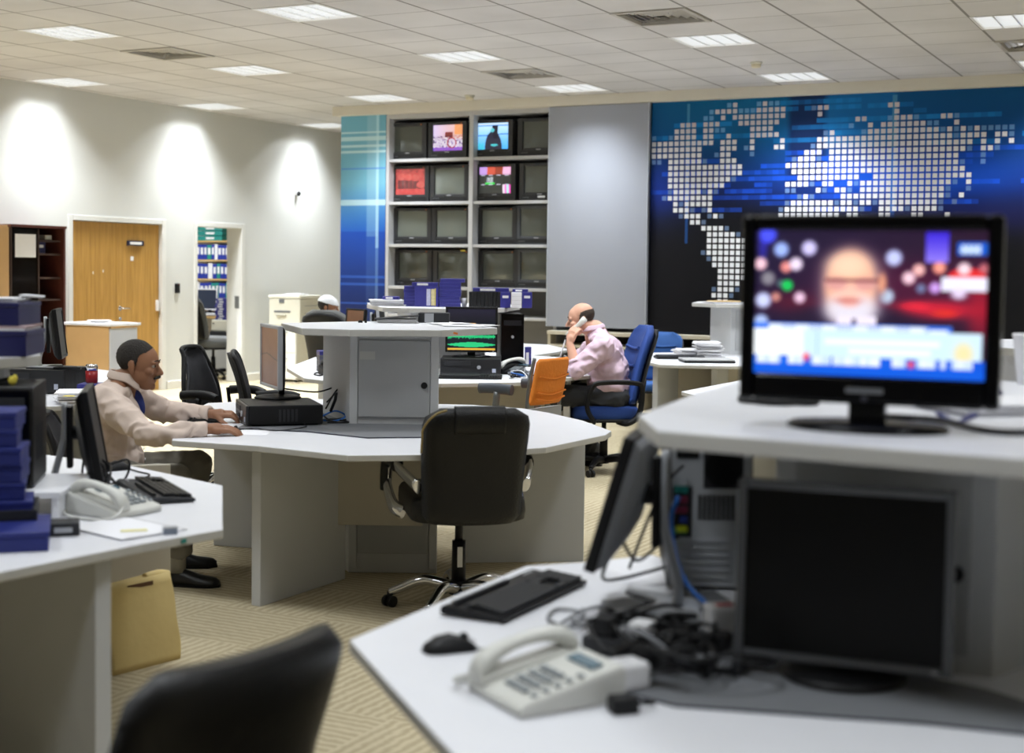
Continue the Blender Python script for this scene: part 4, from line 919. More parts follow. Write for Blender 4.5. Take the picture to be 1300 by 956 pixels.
# the lower continents, in the part of the mural behind the large television
for j, (a, b_) in {18: (22, 40), 17: (22, 41), 16: (24, 42), 15: (28, 41), 14: (29, 40), 13: (30, 40), 12: (30, 39), 11: (30, 39), 10: (31, 38), 9: (31, 38), 8: (32, 36)}.items():
    for i in range(a+4, b_+2): dots.setdefault((i, j), 1)
for j, (a, b_) in {12: (64, 67), 11: (62, 70), 10: (61, 71), 9: (61, 71), 8: (62, 71), 7: (67, 70)}.items():
    for i in range(a, b_+1): dots.setdefault((i, j), 1)
rng = random.Random(3)
streak = {}
for _ in range(130):
    j = rng.randint(20, 37); i0 = rng.choice([rng.randint(-1, 30), rng.randint(20, 50), rng.randint(30, 80)]); n_ = rng.randint(2, 9)
    for i in range(i0, i0+n_): streak[(i, j)] = rng.uniform(.35, .8)
NXC, NZC = int((MX1-MX0)/PX)+1, int((MZ1-MZ0)/PX)+1
def mural_bg(i, k):
    x, y = i*PX/(MX1-MX0), k*PX/(MZ1-MZ0)
    top = mixc((0, 62, 118), (0, 92, 136), .6*math.exp(-((x-.18)/.2)**2)+.4*(y-.8)/.2)
    c = mixc((10, 10, 16), (8, 22, 66), (y-.5)/.1) if y < .6 else mixc((8, 24, 74), top, (y-.6)/.24)
    g = gauss(x, y, .49, .66, .20, .105); c = mixc(c, (14, 84, 214), min(1, 1.1*g))
    g = gauss(x, y, .62, .50, .22, .07); c = mixc(c, (26, 28, 110), .5*g)
    g = gauss(x, y, .02, .62, .08, .14); c = mixc(c, (26, 60, 170), .6*g)
    if .285 < x < .345 and y > .55: c = mixc(c, (6, 22, 66), .75*min(1, (y-.5)/.2))
    if x > .345 and x < .478 and y > .8: c = mixc(c, (20, 110, 176), .55)
    return c
bm = bmesh.new(); cl = bm.loops.layers.float_color.new('Col')
def cell(x0, x1, z0, z1, y, cs):
    vs = [bm.verts.new(p) for p in ((x0, y, z0), (x1, y, z0), (x1, y, z1), (x0, y, z1))]; f = bm.faces.new(vs)
    for lp, c in zip(f.loops, cs): lp[cl] = lin(c)
for i in range(NXC):
    for k in range(NZC):
        x0, x1 = MX0+i*PX, min(MX1, MX0+(i+1)*PX); z0, z1 = MZ0+k*PX, min(MZ1, MZ0+(k+1)*PX)
        if x1 <= x0 or z1 <= z0: continue
        cell(x0, x1, z0, z1, 0, [mural_bg(i, k), mural_bg(i+1, k), mural_bg(i+1, k+1), mural_bg(i, k+1)])
for (i, k), s_ in streak.items():
    if i < 0 or i >= NXC-1 or k >= NZC-1: continue
    c = mixc(mural_bg(i+.5, k+.5), (16, 124, 196) if k > 29 else (22, 84, 220), s_); x0, z0 = MX0+i*PX, MZ0+k*PX
    cell(x0, x0+PX, z0+PX*.14, z0+PX*.86, -.0006, [c]*4)
for xx, w in ((.42, .03), (.4775*(MX1-MX0), .045)):
    for k in range(NZC-1):
        z0 = MZ0+k*PX; y = k/NZC
        if y < .36: continue
        c = mixc(mural_bg(xx/PX, k), (84, 140, 176) if y > .75 else (40, 120, 220), .75 if y > .5 else .5)
        cell(MX0+xx-w/2, MX0+xx+w/2, z0, z0+PX, -.0009, [c]*4)
for (i, k), tn in dots.items():
    if i < 0 or i >= NXC-1 or k < 0 or k >= NZC-1: continue
    y = k/NZC; c = (236, 238, 242) if y < .72 else mixc((236, 238, 242), (196, 188, 192), (y-.72)/.15)
    if tn == 2: c = mixc(mural_bg(i, k), (150, 180, 225), .6)
    x0, z0 = MX0+(i+.5)*PX, MZ0+(k+.5)*PX; h = PX*.36
    cell(x0-h, x0+h, z0-h, z0+h, -.0014, [c]*4)
me = bpy.data.meshes.new('print'); bm.to_mesh(me); bm.free(); me.materials.append(PRINT)
t = thing('world_map_mural', 'blue and black wall mural of a world map made of white squares', 'mural', ((MX0+MX1)/2, YP, 0))
o = bpy.data.objects.new('print', me); COL.objects.link(o); o.parent = t; o.location = (-(MX0+MX1)/2, 0, 0)
MB().b2((MX0-(MX0+MX1)/2, .003, MZ0), (MX1-(MX0+MX1)/2, .05, MZ1)).build('board', mat('mural_board', (20, 24, 40), .5), t)
# low open shelf under the panels
LOWM = mat('low_shelf_cream', (198, 191, 172), .55, var=.05)
t = thing('low_shelf', 'long low cream shelf with dark openings under the grey panel and map', 'shelf', (-3.9, YP-.16, 0))
MB().b2((-2.98, 0, .80), (3.6, .5, .842)).build('top_board', LOWM, t, bevel=.004)
for z in (.66, .36): MB().b2((-2.98, .02, z), (3.6, .5, z+.03)).build('shelf', LOWM, t, bevel=.003)
for k in range(7): MB().b2((-2.98+1.09*k, .02, 0), (-2.98+1.09*k+.035, .5, .8)).build('divider', LOWM, t, bevel=.003)
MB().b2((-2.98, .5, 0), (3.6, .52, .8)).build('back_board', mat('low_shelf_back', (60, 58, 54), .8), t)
# ================= along the white wall =================
def atX(u, v, X):
    d = ray(u, v); p = V((0, 0, EYE))+d*(X/d.x); return p.y, p.z
OAK = bpy.data.materials.new('oak_veneer'); OAK.use_nodes = True
def _oak(m, c1, c2, sc=(14, 14, .7)):
    nt = m.node_tree; b = nt.nodes['Principled BSDF']; N = nt.nodes.new; L = nt.links.new
    tc = N('ShaderNodeTexCoord'); mp = N('ShaderNodeMapping'); mp.inputs['Scale'].default_value = sc; L(tc.outputs['Object'], mp.inputs[0])
    n = N('ShaderNodeTexNoise'); n.inputs['Scale'].default_value = 2.2; n.inputs['Detail'].default_value = 6; n.inputs['Distortion'].default_value = 1.2; L(mp.outputs[0], n.inputs['Vector'])
    cr = N('ShaderNodeValToRGB'); cr.color_ramp.elements[0].color = lin(c1); cr.color_ramp.elements[1].color = lin(c2); cr.color_ramp.elements[0].position = .3; cr.color_ramp.elements[1].position = .7
    L(n.outputs['Fac'], cr.inputs[0]); L(cr.outputs[0], b.inputs['Base Color']); b.inputs['Roughness'].default_value = .38
_oak(OAK, (156, 116, 52), (186, 144, 74))
FRM = mat('door_frame_white', (216, 216, 212), .45)
# double oak doors
dr = bpy.data.objects.new('door_1', None); COL.objects.link(dr); dr.location = (XL-.06, (W1[0]+W1[1])/2, 0); struct(dr)
for s_ in (-1, 1):
    a, b_ = sorted((s_*.003, s_*.73))
    lf = MB().b2((-.022, a, .006), (.022, b_, DH-.036)).build('door_leaf', OAK, dr, bevel=.003)
hd = MB(); hd.cyl((.02, .06, 1.0), (.055, .06, 1.0), .011, n=12).tube([(.055, .06, 1.0), (.062, .08, 1.0), (.06, .19, 1.0)], .009, 10).cyl((.02, .06, 1.0), (.027, .06, 1.0), .026)
hd.build('handle', CHROME, dr)
for k in range(2): MB().cyl((.02, .06, .88), (.03, .06, .88), .02).build('lock', CHROME, dr)if k == 0 else None
MB().b2((.022, .17, 1.735), (.05, .44, 1.795)).build('sign_plate', mat('sign_dark_blue', (34, 36, 58), .4), dr, bevel=.003)
MB().b2((.05, .2, 1.75), (.052, .40, 1.78)).build('sign_text_strip', WHTLAB, dr)
MB().b2((.022, .24, 1.56), (.024, .29, 1.61)).build('notice', PAPER, dr)
MB().b2((.022, .67, .96), (.05, .712, 1.09)).build('door_stay', WHT, dr, bevel=.004)
MB().b2((.022, -.22, 1.42), (.0225, -.205, 1.45)).build('tape_mark', WHTLAB, dr); MB().b2((.022, -.38, 1.40), (.0225, -.365, 1.43)).build('tape_mark', WHTLAB, dr)
fr = MB()
for y0, y1 in ((W1[0]-.035, W1[0]+.03), (W1[1]-.03, W1[1]+.035)): fr.b2((XL-.1, y0, 0), (XL+.014, y1, DH+.03))
fr.b2((XL-.1, W1[0]+.03, DH-.03), (XL+.014, W1[1]-.03, DH+.03))
struct(fr.build('trim_2', FRM, bevel=.004))
struct(MB().b2((XL-.22, W1[0], 0), (XL-.16, W1[1], DH)).build('trim_3', FRM))
# open doorway to the side room
fr = MB()
for y0, y1 in ((W2[0]-.035, W2[0]+.02), (W2[1]-.03, W2[1]+.035)): fr.b2((XL-.235, y0, 0), (XL+.014, y1, DH+.03))
fr.b2((XL-.235, W2[0]+.02, DH-.03), (XL+.014, W2[1]-.03, DH+.03))
struct(fr.build('trim_4', FRM, bevel=.004))
struct(MB().b2((XL-.10, W2[1]-.034, .96), (XL-.03, W2[1]-.03, 1.12)).build('trim_5', STEEL))
# side room shell
SRW = wallmat('side_room_white', (226, 228, 230))
struct(MB().b2((-15.6, 16.62, 0), (XL-.22, 16.75, 2.8)).build('wall_side_room_back', SRW))
struct(MB().b2((-15.7, 12.2, 0), (-15.6, 16.75, 2.8)).build('wall_side_room_left', SRW))
struct(MB().b2((-15.6, 12.1, 0), (XL-.22, 12.2, 2.8)).build('wall_side_room_front', SRW))
struct(MB().b2((-15.6, 12.2, 2.7), (XL-.22, 16.62, 2.8)).build('ceiling_side_room', mat('side_ceiling', (222, 222, 220), .8)))
struct(MB().b2((-15.6, 12.2, -.1), (XL-.3, 16.62, 0)).build('floor_side_room', mat('side_floor', (190, 172, 130), .8)))
t = thing('added_tube_light', 'unseen ceiling tube light added to light the room behind the open doorway', 'ceiling light', (-13.2, 15.0, 2.7))  # unseen lamp, added to light the side room
MB().b2((-.6, -.06, -.05), (.6, .06, 0)).build('housing', WHT, t, bevel=.006)
MB().cyl((-.58, 0, -.07), (.58, 0, -.07), .014).build('tube', mat('added_tube_glow', (255, 255, 255), .4, emit=(245, 250, 255), es=12), t)
area('added_side_lamp', t, (0, 0, -.1), 1.1, 95, 170, (.95, .98, 1), .08)
# binders on shelves in the side room, front at y = 16.2
def A(u, v, Y): x, z = atY(u, v, Y); return x, z
BY = 16.24
xa, _ = A(250, 330, BY); xb, zt = A(290, 330, BY); _, zt2 = A(270, 354, BY); _, z0_ = A(270, 308, BY)
dz = zt-zt2
shelf_zs = [zt+dz, zt, zt2, zt2-dz, zt2-2*dz, .08]
SHW = mat('shelf_pine', (206, 172, 112), .5)
t = thing('book_shelf', 'pale wooden shelf of blue binders inside the side room', 'shelf', ((xa+xb)/2-.25, BY, 0)); ox = (xa+xb)/2-.25
for z in shelf_zs: MB().b2((xa-.6-ox, .0, z-.02), (xb+.02-ox, .34, z)).build('shelf', SHW, t)
for x in (xa-.6, xb+.0): MB().b2((x-ox, 0, 0), (x-ox+.022, .34, shelf_zs[0]+.62)).build('side_board', mat('shelf_white_side', (214, 216, 220), .5), t)
bw = (xb-xa)
def binder(x, z, w, h, m, lab, k):
    o = thing('ring_binder', lab, 'binder', (x, BY+.01, z), 0, 'binders in the side room')
    MB().b2((0, 0, .001), (w-.003, .27, h)).build('cover', m, o, bevel=.004)
    if k: MB().b2((w*.2, -.002, h*.35), (w*.8, 0, h*.8)).build('spine_label', WHTLAB, o)
names = ['blue binder with white spine label', 'teal binder', 'blue binder']
rs = random.Random(11)
for r, z in enumerate(shelf_zs[1:4]):
    x = xa-.02; k = 0
    while x < xb-.05:
        w = rs.uniform(.055, .085); q = rs.random(); m = TEAL if q < .16 else (mat('binder_blue', (34, 52, 150), .45) if q < .9 else WHT)
        lb = 'teal ring binder' if q < .16 else ('blue ring binder' if q < .9 else 'white ring binder')
        binder(x, z, w, min(dz-.05, .25)*rs.uniform(.93, 1), m, f"{lb} on the {['upper', 'second', 'third'][r]} shelf seen through the doorway, {['first','second','third','fourth','fifth','sixth','seventh','eighth','ninth','tenth','eleventh','twelfth'][min(k,11)]} along", q < .9); x += w; k += 1
for k in range(3):
    o = thing('storage_box', f"teal flat box above the side room binders, {['bottom', 'middle', 'top'][k]} of its stack", 'box', (xa+.36*bw, BY+.01, shelf_zs[0]+.072*k), .03*k, 'teal boxes above the binders')
    MB().b2((-.22, 0, .001), (.24, .3, .066)).build('body', TEAL, o, bevel=.004); MB().b2((-.05, -.002, .02), (.1, 0, .05)).build('tag', WHTLAB, o)
mx_, mz_ = A(263, 397, 15.8)
tt_ = thing('side_table', 'white table carrying a monitor inside the side room', 'table', (mx_-.2, 15.85, 0)); MB().b2((-.6, -.2, mz_-.03), (.55, .3, mz_)).build('top', LAM, tt_, bevel=.003)
for sx in (-.55, .5):
    for sy in (-.17, .25): MB().b2((sx-.02, sy-.02, 0), (sx+.02, sy+.02, mz_-.03)).build('leg', STEEL, tt_)
lcd('white-framed monitor with a dark screen inside the side room', (mx_, 15.8, mz_), 0, .36, .30, .19, .05, 'disc', frame=WHT, screen=mat('side_screen', (44, 52, 70), .3))
cx_, _ = A(262, 430, 15.2)
blue_chair('dark grey fabric chair inside the side room, before the white-framed monitor', (cx_+.24, 15.05, 0), -.5, m=GRYF, arms=False)
# furniture in the side room, a little nearer
QY = 15.55
def q2(u, v): return A(u, v, QY)
x0, z0_ = q2(259, 477); x1, z1_ = q2(292, 427)
t = thing('side_cabinet', 'white cupboard carrying a printer in the side room', 'cabinet', ((x0+x1)/2, QY, 0)); h = z1_; w = x1-x0
MB().b2((-w/2, 0, 0), (w/2+.2, .5, h)).build('body', mat('cupboard_white', (206, 210, 216), .5), t, bevel=.004)
MB().b2((-w/2+.01, -.015, .06), (w/2+.19, 0, h-.02)).build('door', mat('cupboard_door', (196, 200, 206), .45), t, bevel=.004)
xp, zp = q2(264, 406)
t = thing('printer', 'beige desktop printer on the cupboard in the side room', 'printer', ((x0+x1)/2+.05, QY+.05, h))
pw = x1-xp; ph = zp-h
MB().b2((-pw/2, 0, .06), (pw/2+.15, .4, ph)).build('body', CREAM, t, bevel=.012); MB().b2((-pw/2-.01, -.03, .0), (pw/2+.15, .3, .06)).build('tray', DKG, t, bevel=.005); MB().cyl((-pw/2+.04, -.004, ph-.05), (-pw/2+.04, .01, ph-.05), .012).build('button', BLK, t)
for k in range(9):
    o = thing('tape_case', f"blue tape case on the side room printer, {['lowest','second','third','fourth','fifth','sixth','seventh','eighth','topmost'][k]} of the stack", 'tape case', ((x0+x1)/2+.02+rs.uniform(-.015, .015), QY+.08, h+ph+.003+.033*k), rs.uniform(-.1, .1), 'blue cases on the side room printer')
    MB().b2((-.11, 0, 0), (.11, .16, .031)).build('shell', TAPB, o, bevel=.003); MB().b2((-.06, -.002, .008), (.02, 0, .024)).build('spine_label', WHTLAB, o)
# ---------- bookcase and birch cupboard on the white wall
DW = mat('dark_walnut', (58, 40, 30), .4, var=.15, vscale=6); RW = mat('mahogany_edge', (86, 44, 34), .4, var=.1)
t = thing('bookcase', 'dark wooden bookcase with a sliding glass front beside the oak doors', 'bookcase', (XL+.21, 10.93, 0))
def bc(a, b_, m, n, **k): return MB().b2(a, b_).build(n, m, t, **k)
bc((-.2, -.38, 0), (-.18, .38, 1.9), DW, 'back_board')
bc((-.2, -.38, 0), (.2, -.358, 1.9), DW, 'side_board'); bc((-.2, .352, 0), (.205, .38, 1.9), RW, 'side_board'); bc((-.21, -.39, 1.885), (.215, .39, 1.912), RW, 'top_board')
for z in (.05, .42, .78, 1.14, 1.37, 1.62, 1.76): bc((-.18, -.358, z-.02), (.16, .352, z), DW, 'shelf')
gl = mat('dark_glass', (40, 32, 28), .08, spec=.5, trans=.75)
bc((.175, -.355, .06), (.182, .03, 1.87), gl, 'glass_door'); bc((.188, .0, .06), (.194, .02, 1.87), DW, 'door_stile')
o = MB(); o.b2((0, -.14, -.12), (.003, .14, .12)); tag(o.build('notice_sheet', PAPER, None, loc=(XL+.397, 10.765, 1.695), rot=(0, 0, 0)), 'white sheet of paper taped on the bookcase glass', 'notice')
for k, (y, z, w, h, m, lb) in enumerate(((11.06, 1.62, .16, .12, TAPD, 'dark blue file standing on the upper bookcase shelf'), (11.18, 1.765, .1, .05, CREAM, 'small cream box on the top bookcase shelf'), (10.72, 1.145, .09, .2, TAPD, 'dark blue file behind the bookcase glass'))):
    q = thing('file_box', lb, 'file', (XL+.18, y, z)); MB().b2((-.12, -w/2, .001), (.12, w/2, h)).build('body', m, q, bevel=.004); MB().b2((.12, -w*.3, h*.5), (.122, w*.3, h*.75)).build('tag', WHTLAB, q)
t = thing('birch_cupboard', 'light birch cupboard beyond the dark bookcase', 'cupboard', (XL+.22, 10.05, 0))
MB().b2((-.215, -.46, 0), (.2, .46, 1.9)).build('body', BIRCH, t, bevel=.004)
for s_ in (-1, 1): d_ = MB().b2((.2, min(s_*.004, s_*.455), .05), (.22, max(s_*.004, s_*.455), 1.88)).build('door', BIRCH, t, bevel=.003); MB().cyl((.22, s_*.05, .95), (.245, s_*.05, .95), .012).build('knob', STEEL, d_)
# birch counter before the doors
c = W(140, 411, .90)
t = thing('birch_counter', 'birch counter with white top and grey end before the oak doors', 'counter', (c.x-.31, c.y+.21, 0))
MB().b2((-.31, -.21, 0), (.285, .21, .872)).build('body', BIRCH, t, bevel=.003)
MB().b2((.285, -.2, .02), (.305, .2, .85)).build('end_panel', mat('counter_grey_end', (176, 180, 188), .5), t, bevel=.003)
MB().b2((-.33, -.23, .872), (.33, .23, .9)).build('top', [LAM], t, bevel=.004); MB().b2((.305, -.21, .85), (.318, .215, .872)).build('edge_strip', BIRCH, t)
t = thing('paper_plate', 'white round plate lying on the birch counter', 'plate', (c.x-.34, c.y+.2, .9)); MB().lathe([(.001, .001), (.07, .001), (.13, .018), (.125, .022), (.066, .007), (.001, .007)], n=32).build('dish', WHT, t)
# wall fittings
y, z = atX(224, 366, XL); t = thing('card_reader', 'black card reader on the white wall beside the oak doors', 'card reader', (XL, y, z))
MB().b2((0, -.035, -.06), (.03, .035, .06)).build('case', BLK, t, bevel=.006); MB().cyl((.03, .012, .045), (.032, .012, .045), .005, n=10).build('lamp', REDM, t)
y, z = atX(376, 245, XL); t = thing('wall_sensor', 'small dark sensor high on the white wall', 'sensor', (XL, y, z))
MB().b2((0, -.03, -.04), (.025, .03, .04)).build('bracket', WHT, t, bevel=.005); MB().ell((.045, 0, -.01), (.03, .026, .035)).build('head', DKG, t)
# filing cabinet with the copier in the far corner
c = W(375.5, 485.7, 0); cw, cd, chh = .42, .45, .74
t = thing('white_cabinet', 'white office cabinet under the cream printer in the far corner', 'cabinet', (c.x-cw/2, c.y+cd/2, 0))
MB().b2((-cw/2, -cd/2+.015, .03), (cw/2, cd/2, chh)).build('body', CREAM, t, bevel=.004)
for k in range(2):
    d_ = MB().b2((-cw/2+.006, -cd/2, .04+.35*k), (cw/2-.006, -cd/2+.015, .38+.35*k)).build('drawer', mat('drawer_white', (226, 224, 214), .45), t, bevel=.003); MB().b2((-.07, -cd/2-.015, .3+.35*k), (.07, -cd/2-.001, .315+.35*k)).build('handle', SILV, d_)
for sx in (-1, 1):
    for sy in (-1, 1): MB().cyl((sx*(cw/2-.05), sy*(cd/2-.06), 0), (sx*(cw/2-.05), sy*(cd/2-.06), .032), .022, n=12).build('foot', BLK, t)
k1 = W(383, 440, chh)
t = thing('copier', 'cream photocopier with paper slot on the white corner cabinet', 'copier', (c.x-.21, c.y+.235, chh))
w, d, h = .50, .47, .40
MB().b2((-w/2+.02, -d/2, 0), (w/2+.02, d/2, h-.05)).build('body', CREAM, t, bevel=.01)
MB().b2((-w/2+.015, -d/2-.008, h-.045), (w/2+.025, d/2, h)).build('lid', mat('copier_lid', (230, 228, 214), .45), t, bevel=.01)
MB().b2((-.14, -d/2-.006, h*.43), (.12, -d/2+.002, h*.49)).build('paper_slot', MIDG, t); MB().b2((-.06, -d/2-.008, h*.74), (.02, -d/2+.002, h*.86)).build('display', MIDG, t, bevel=.003)
MB().b2((-.1, -d/2-.03, h*.33), (.05, -d/2, h*.37)).build('tray', mat('copier_tray', (200, 198, 186), .5), t, bevel=.004)
for k in range(3): MB().b2((w/2+.02, -d/2+.1, .06+.1*k), (w/2+.026, d/2-.05, .065+.1*k)).build('seam', MIDG, t)
t = thing('paper_pile', 'white papers lying on the lid of the cream copier', 'papers', (c.x-.17, c.y+.2, chh+h))
for k in range(3): MB().box((.01*k, .01*k, .004+.006*k), (.21, .297, .006), rz=.1*k).build('sheet', PAPER, t)
# ================= the workstations =================
def slab(pts, z, th, name, parent, bevel=.004, top=LAM, side=EDGE):
    m = MB(); m.prism(pts, z-th, z)
    for f in m.bm.faces:
        f.normal_update(); f.material_index = 0 if f.normal.z > .5 else 1
    return m.build(name, [top, side], parent, bevel=bevel)
def panel(a, b_, z0, z1, th, name, parent, m=PANEL, bevel=.003):
    a, b_ = V((a[0], a[1], 0)), V((b_[0], b_[1], 0)); d = b_-a
    return MB().box((0, 0, (z0+z1)/2), (d.length, th, z1-z0)).move(M.Translation((a+b_)/2) @ M.Rotation(math.atan2(d.y, d.x), 4, 'Z')).build(name, m, parent, bevel=bevel)
def penta(c, R, a0): return [(c[0]+R*math.cos(a0+2*PI*k/5), c[1]+R*math.sin(a0+2*PI*k/5)) for k in range(5)]
def rel(pts, o): return [(p[0]-o[0], p[1]-o[1]) for p in pts]
TOP, CNT = .74, 1.22
def tower(t, c, ang, z1, door=True, R=.375, pts=None):
    """five-sided cupboard; its front face looks along ang"""
    pts = pts or penta(c, R, ang-PI/5); b = MB().prism(pts, 0, z1).build('cupboard', PANEL, t, bevel=.004)
    if door:
        n = V((math.cos(ang), math.sin(ang), 0)); ap = R*math.cos(PI/5); m_ = V((c[0], c[1], 0))+n*ap; side = 2*R*math.sin(PI/5)
        for z0, z2 in ((.78, z1-.025), (.10, .68)):
            d = MB().box((0, 0, (z0+z2)/2), (.016, side*.8, z2-z0)).move(M.Translation(m_+n*.006) @ M.Rotation(ang, 4, 'Z')).build('door', DOORG, t, bevel=.003)
            MB().cyl((.012, side*.34, 0), (.03, side*.34, 0), .016, n=16).move(M.Translation(m_+V((0, 0, z0+.42*(z2-z0) if z0 > .5 else z2-.07))) @ M.Rotation(ang, 4, 'Z')).build('lock', BLK, d)
    return b
def pod(name, label, o, top, counter=None, tw=None, legs=(), mods=(), matpts=None, twp=None):
    t = thing(name, label, 'workstation', S(*o), YAW, 'many-sided workstations')
    slab(rel(top, o), TOP, .028, 'worktop', t)
    if counter: slab(rel(counter, o), CNT, .034, 'counter_top', t)
    if tw: tower(t, (tw[0]-o[0], tw[1]-o[1]), tw[2], (CNT-.034 if counter else TOP-.028), tw[3] if len(tw) > 3 else True, pts=rel(twp, o) if twp else None)
    for a, b_ in legs: panel((a[0]-o[0], a[1]-o[1]), (b_[0]-o[0], b_[1]-o[1]), 0, TOP-.028, .05, 'leg_panel', t)
    for a, b_, z0 in mods: panel((a[0]-o[0], a[1]-o[1]), (b_[0]-o[0], b_[1]-o[1]), z0, TOP-.028, .02, 'modesty_panel', t, MODES)
    if matpts:
        m = MB().prism(rel(matpts, o), TOP+.0005, TOP+.006)
        for f in m.bm.faces: f.normal_update(); f.material_index = 0 if f.normal.z > .5 else 1
        m.build('desk_mat', [MATG, NAVYE], t)
    return t
# 1: the middle one
o1 = (-.58, 7.3)
pod1 = pod('workstation', 'white many-sided workstation with grey cupboard behind the black leather chair', o1,
    [(-1.506, 6.27), (-1.10, 6.12), (-.676, 5.85), (-.324, 5.91), (.155, 6.195), (.45, 6.70), (.49, 6.87), (.377, 7.32), (.21, 7.70), (.07, 7.93), (-.22, 8.10), (-.40, 8.12), (-1.2, 8.35), (-1.72, 8.0), (-1.70, 7.2)],
    [(-1.22, 7.48), (-1.02, 6.88), (-.78, 6.80), (-.34, 6.88), (-.075, 7.24), (-.21, 7.61), (-.35, 7.96), (-.83, 7.87)],
    (-.58, 7.3, -PI/2),
    legs=[((-1.13, 6.27), (-.82, 6.86)), ((-1.60, 7.66), (-.95, 7.46)), ((.385, 7.36), (-.27, 7.28))],
    mods=[((-.87, 6.80), (-.42, 6.80), .275), ((-.30, 6.9), (-.02, 7.25), .3)],
    matpts=[(-1.31, 6.73), (-.96, 6.64), (-.654, 6.425), (-.32, 6.49), (-.02, 6.75), (.06, 7.2), (-.1, 7.7), (-.8, 7.95), (-1.25, 7.6)], twp=[(-.80, 6.997), (-.36, 6.997), (-.40, 7.5), (-.70, 7.8), (-1.0, 7.5)])
# tall thin post strips of the cupboard corners, the little tag and the orange marks
for s_ in (-1, 1): panel((-.22+ (.0 if s_ < 0 else .40), -.307), (-.22+(.04 if s_ < 0 else .44), -.307), 0.02, CNT-.036, .012, 'corner_post', pod1, PANEL)
MB().b2((-.17, -.3185, 1.065), (-.095, -.3165, 1.105)).build('paper_tag', mat('tag_grey', (186, 188, 184), .6), pod1)
for s_, w in ((.24-.02, .022), (.305, .022)): MB().box((s_-.0, -.4115+.0, 1.204), (w, .004, .01), ry=.2, rz=.07).build('orange_mark', mat('orange_mark', (226, 128, 60), .6), pod1)
# 2: the one where the man telephones
o2 = (-.55, 11.3)
pod2 = pod('workstation', 'white many-sided workstation at which the man in pink telephones', o2,
    [(-1.727, 10.86), (-1.45, 9.88), (-1.187, 9.58), (-.476, 9.565), (.113, 9.80), (.514, 10.41), (.608, 10.54), (.62, 10.9), (.6, 11.7), (.45, 12.6), (0, 13.0), (-1.0, 13.0), (-1.7, 12.2)],
    [(-1.185, 11.55), (-.98, 10.69), (-.77, 10.58), (-.24, 10.62), (-.064, 10.92), (.06, 11.68), (-.02, 12.2), (-1.0, 12.3)],
    (-.57, 11.3, -PI/2),
    legs=[((-1.27, 9.82), (-.85, 10.7)), ((.425, 10.46), (-.25, 11.1)), ((-1.6, 11.8), (-.95, 11.5))], mods=[((-1.1, 10.3), (.25, 10.55), .25)])
MB().box((.96, -.86, .3), (.05, .035, .6)).build('steel_leg', WHT, pod2, bevel=.004)
# 3: the near one under the large television
o3 = (.89, 3.08)
pod3 = pod('workstation', 'white workstation in front carrying the large lit television and two monitors', o3,
    [(-.333, 2.936), (-.226, 2.634), (0.0, 2.0), (.45, 1.72), (1.3, 1.5), (2.2, 2.2), (2.3, 3.3), (1.5, 4.0), (.8, 4.0), (.45, 3.80), (.24, 3.776), (.043, 3.70)],
    [(.266, 2.95), (.276, 2.66), (.84, 2.32), (1.5, 1.92), (2.1, 2.4), (2.1, 3.3), (1.3, 4.15), (.66, 3.98), (.43, 3.42)],
    (.89, 3.08, -PI/2-.5),
    legs=[((-.12, 2.75), (.55, 2.95)), ((.35, 3.65), (.75, 3.3)), ((1.3, 1.75), (1.0, 2.7))],
    matpts=[(.22, 3.30), (.50, 3.42), (.62, 2.86), (.9, 2.62), (1.1, 2.3), (.72, 2.42), (.3, 2.5), (.16, 2.62), (.18, 3.0)])
# 4: far one on the other side of the blue chairs
o4 = (2.0, 13.3)
pod4 = pod('workstation', 'white workstation with tall grey cupboard beneath the map, beyond the blue chairs', o4,
    [ST(820, 459, .74), ST(839, 463, .74), (1.85, 11.75), (2.8, 12.3), (3.0, 14), (2, 14.6), ST(866, 447, .74), ST(812, 448, .74)],
    [(1.72, 13.6), (1.9, 13.25), (2.4, 13.15), (2.9, 13.6), (2.5, 14.3), (1.85, 14.2)], (2.28, 13.65, -PI/2),
    legs=[((1.23, 12.1), (1.75, 12.9)), ((1.72, 12.0), (2.1, 13.1))], mods=[((1.3, 12.4), (2.0, 12.5), .02)])
# 5: near one at the side, with the phone and the paper bag below
o5 = (-2.05, 4.85)
pod5 = pod('workstation', 'white workstation with blue boxes, beige phone and a tan bag beneath', o5,
    [(-1.02, 5.0), (-.848, 4.16), (-1.026, 3.93), (-1.284, 3.54), (-1.9, 2.9), (-2.7, 3.1), (-3.1, 4.2), (-2.9, 5.6), (-1.9, 5.75), (-1.47, 5.46)],
    [(-1.53, 4.6), (-1.62, 4.34), (-1.9, 4.15), (-2.4, 4.3), (-2.7, 4.8), (-2.4, 5.3), (-1.75, 5.2)], (-2.1, 4.8, -.35),
    legs=[((-1.115, 3.86), (-1.75, 4.45))], mods=[((-1.38, 5.72), (-1.95, 5.52), .24)])
# 6: behind the sitting man
o6 = (-3.5, 9.3)
pod6 = pod('workstation', 'white workstation behind the man in the beige shirt, heaped with papers', o6,
    [ST(62, 516, .74), ST(140, 512, .74), ST(152, 497, .74), (-2.6, 10.0), (-3.2, 10.6), (-4.3, 10.2), (-4.4, 9.0), (-3.8, 8.0)],
    [(-3.7, 9.25), (-3.9, 8.95), (-4.3, 9.3), (-4.2, 9.9), (-3.7, 9.8)], (-3.95, 9.45, -PI/2, False), legs=[((-3.0, 8.3), (-3.45, 9.1)), ((-2.75, 9.6), (-3.35, 9.6))])
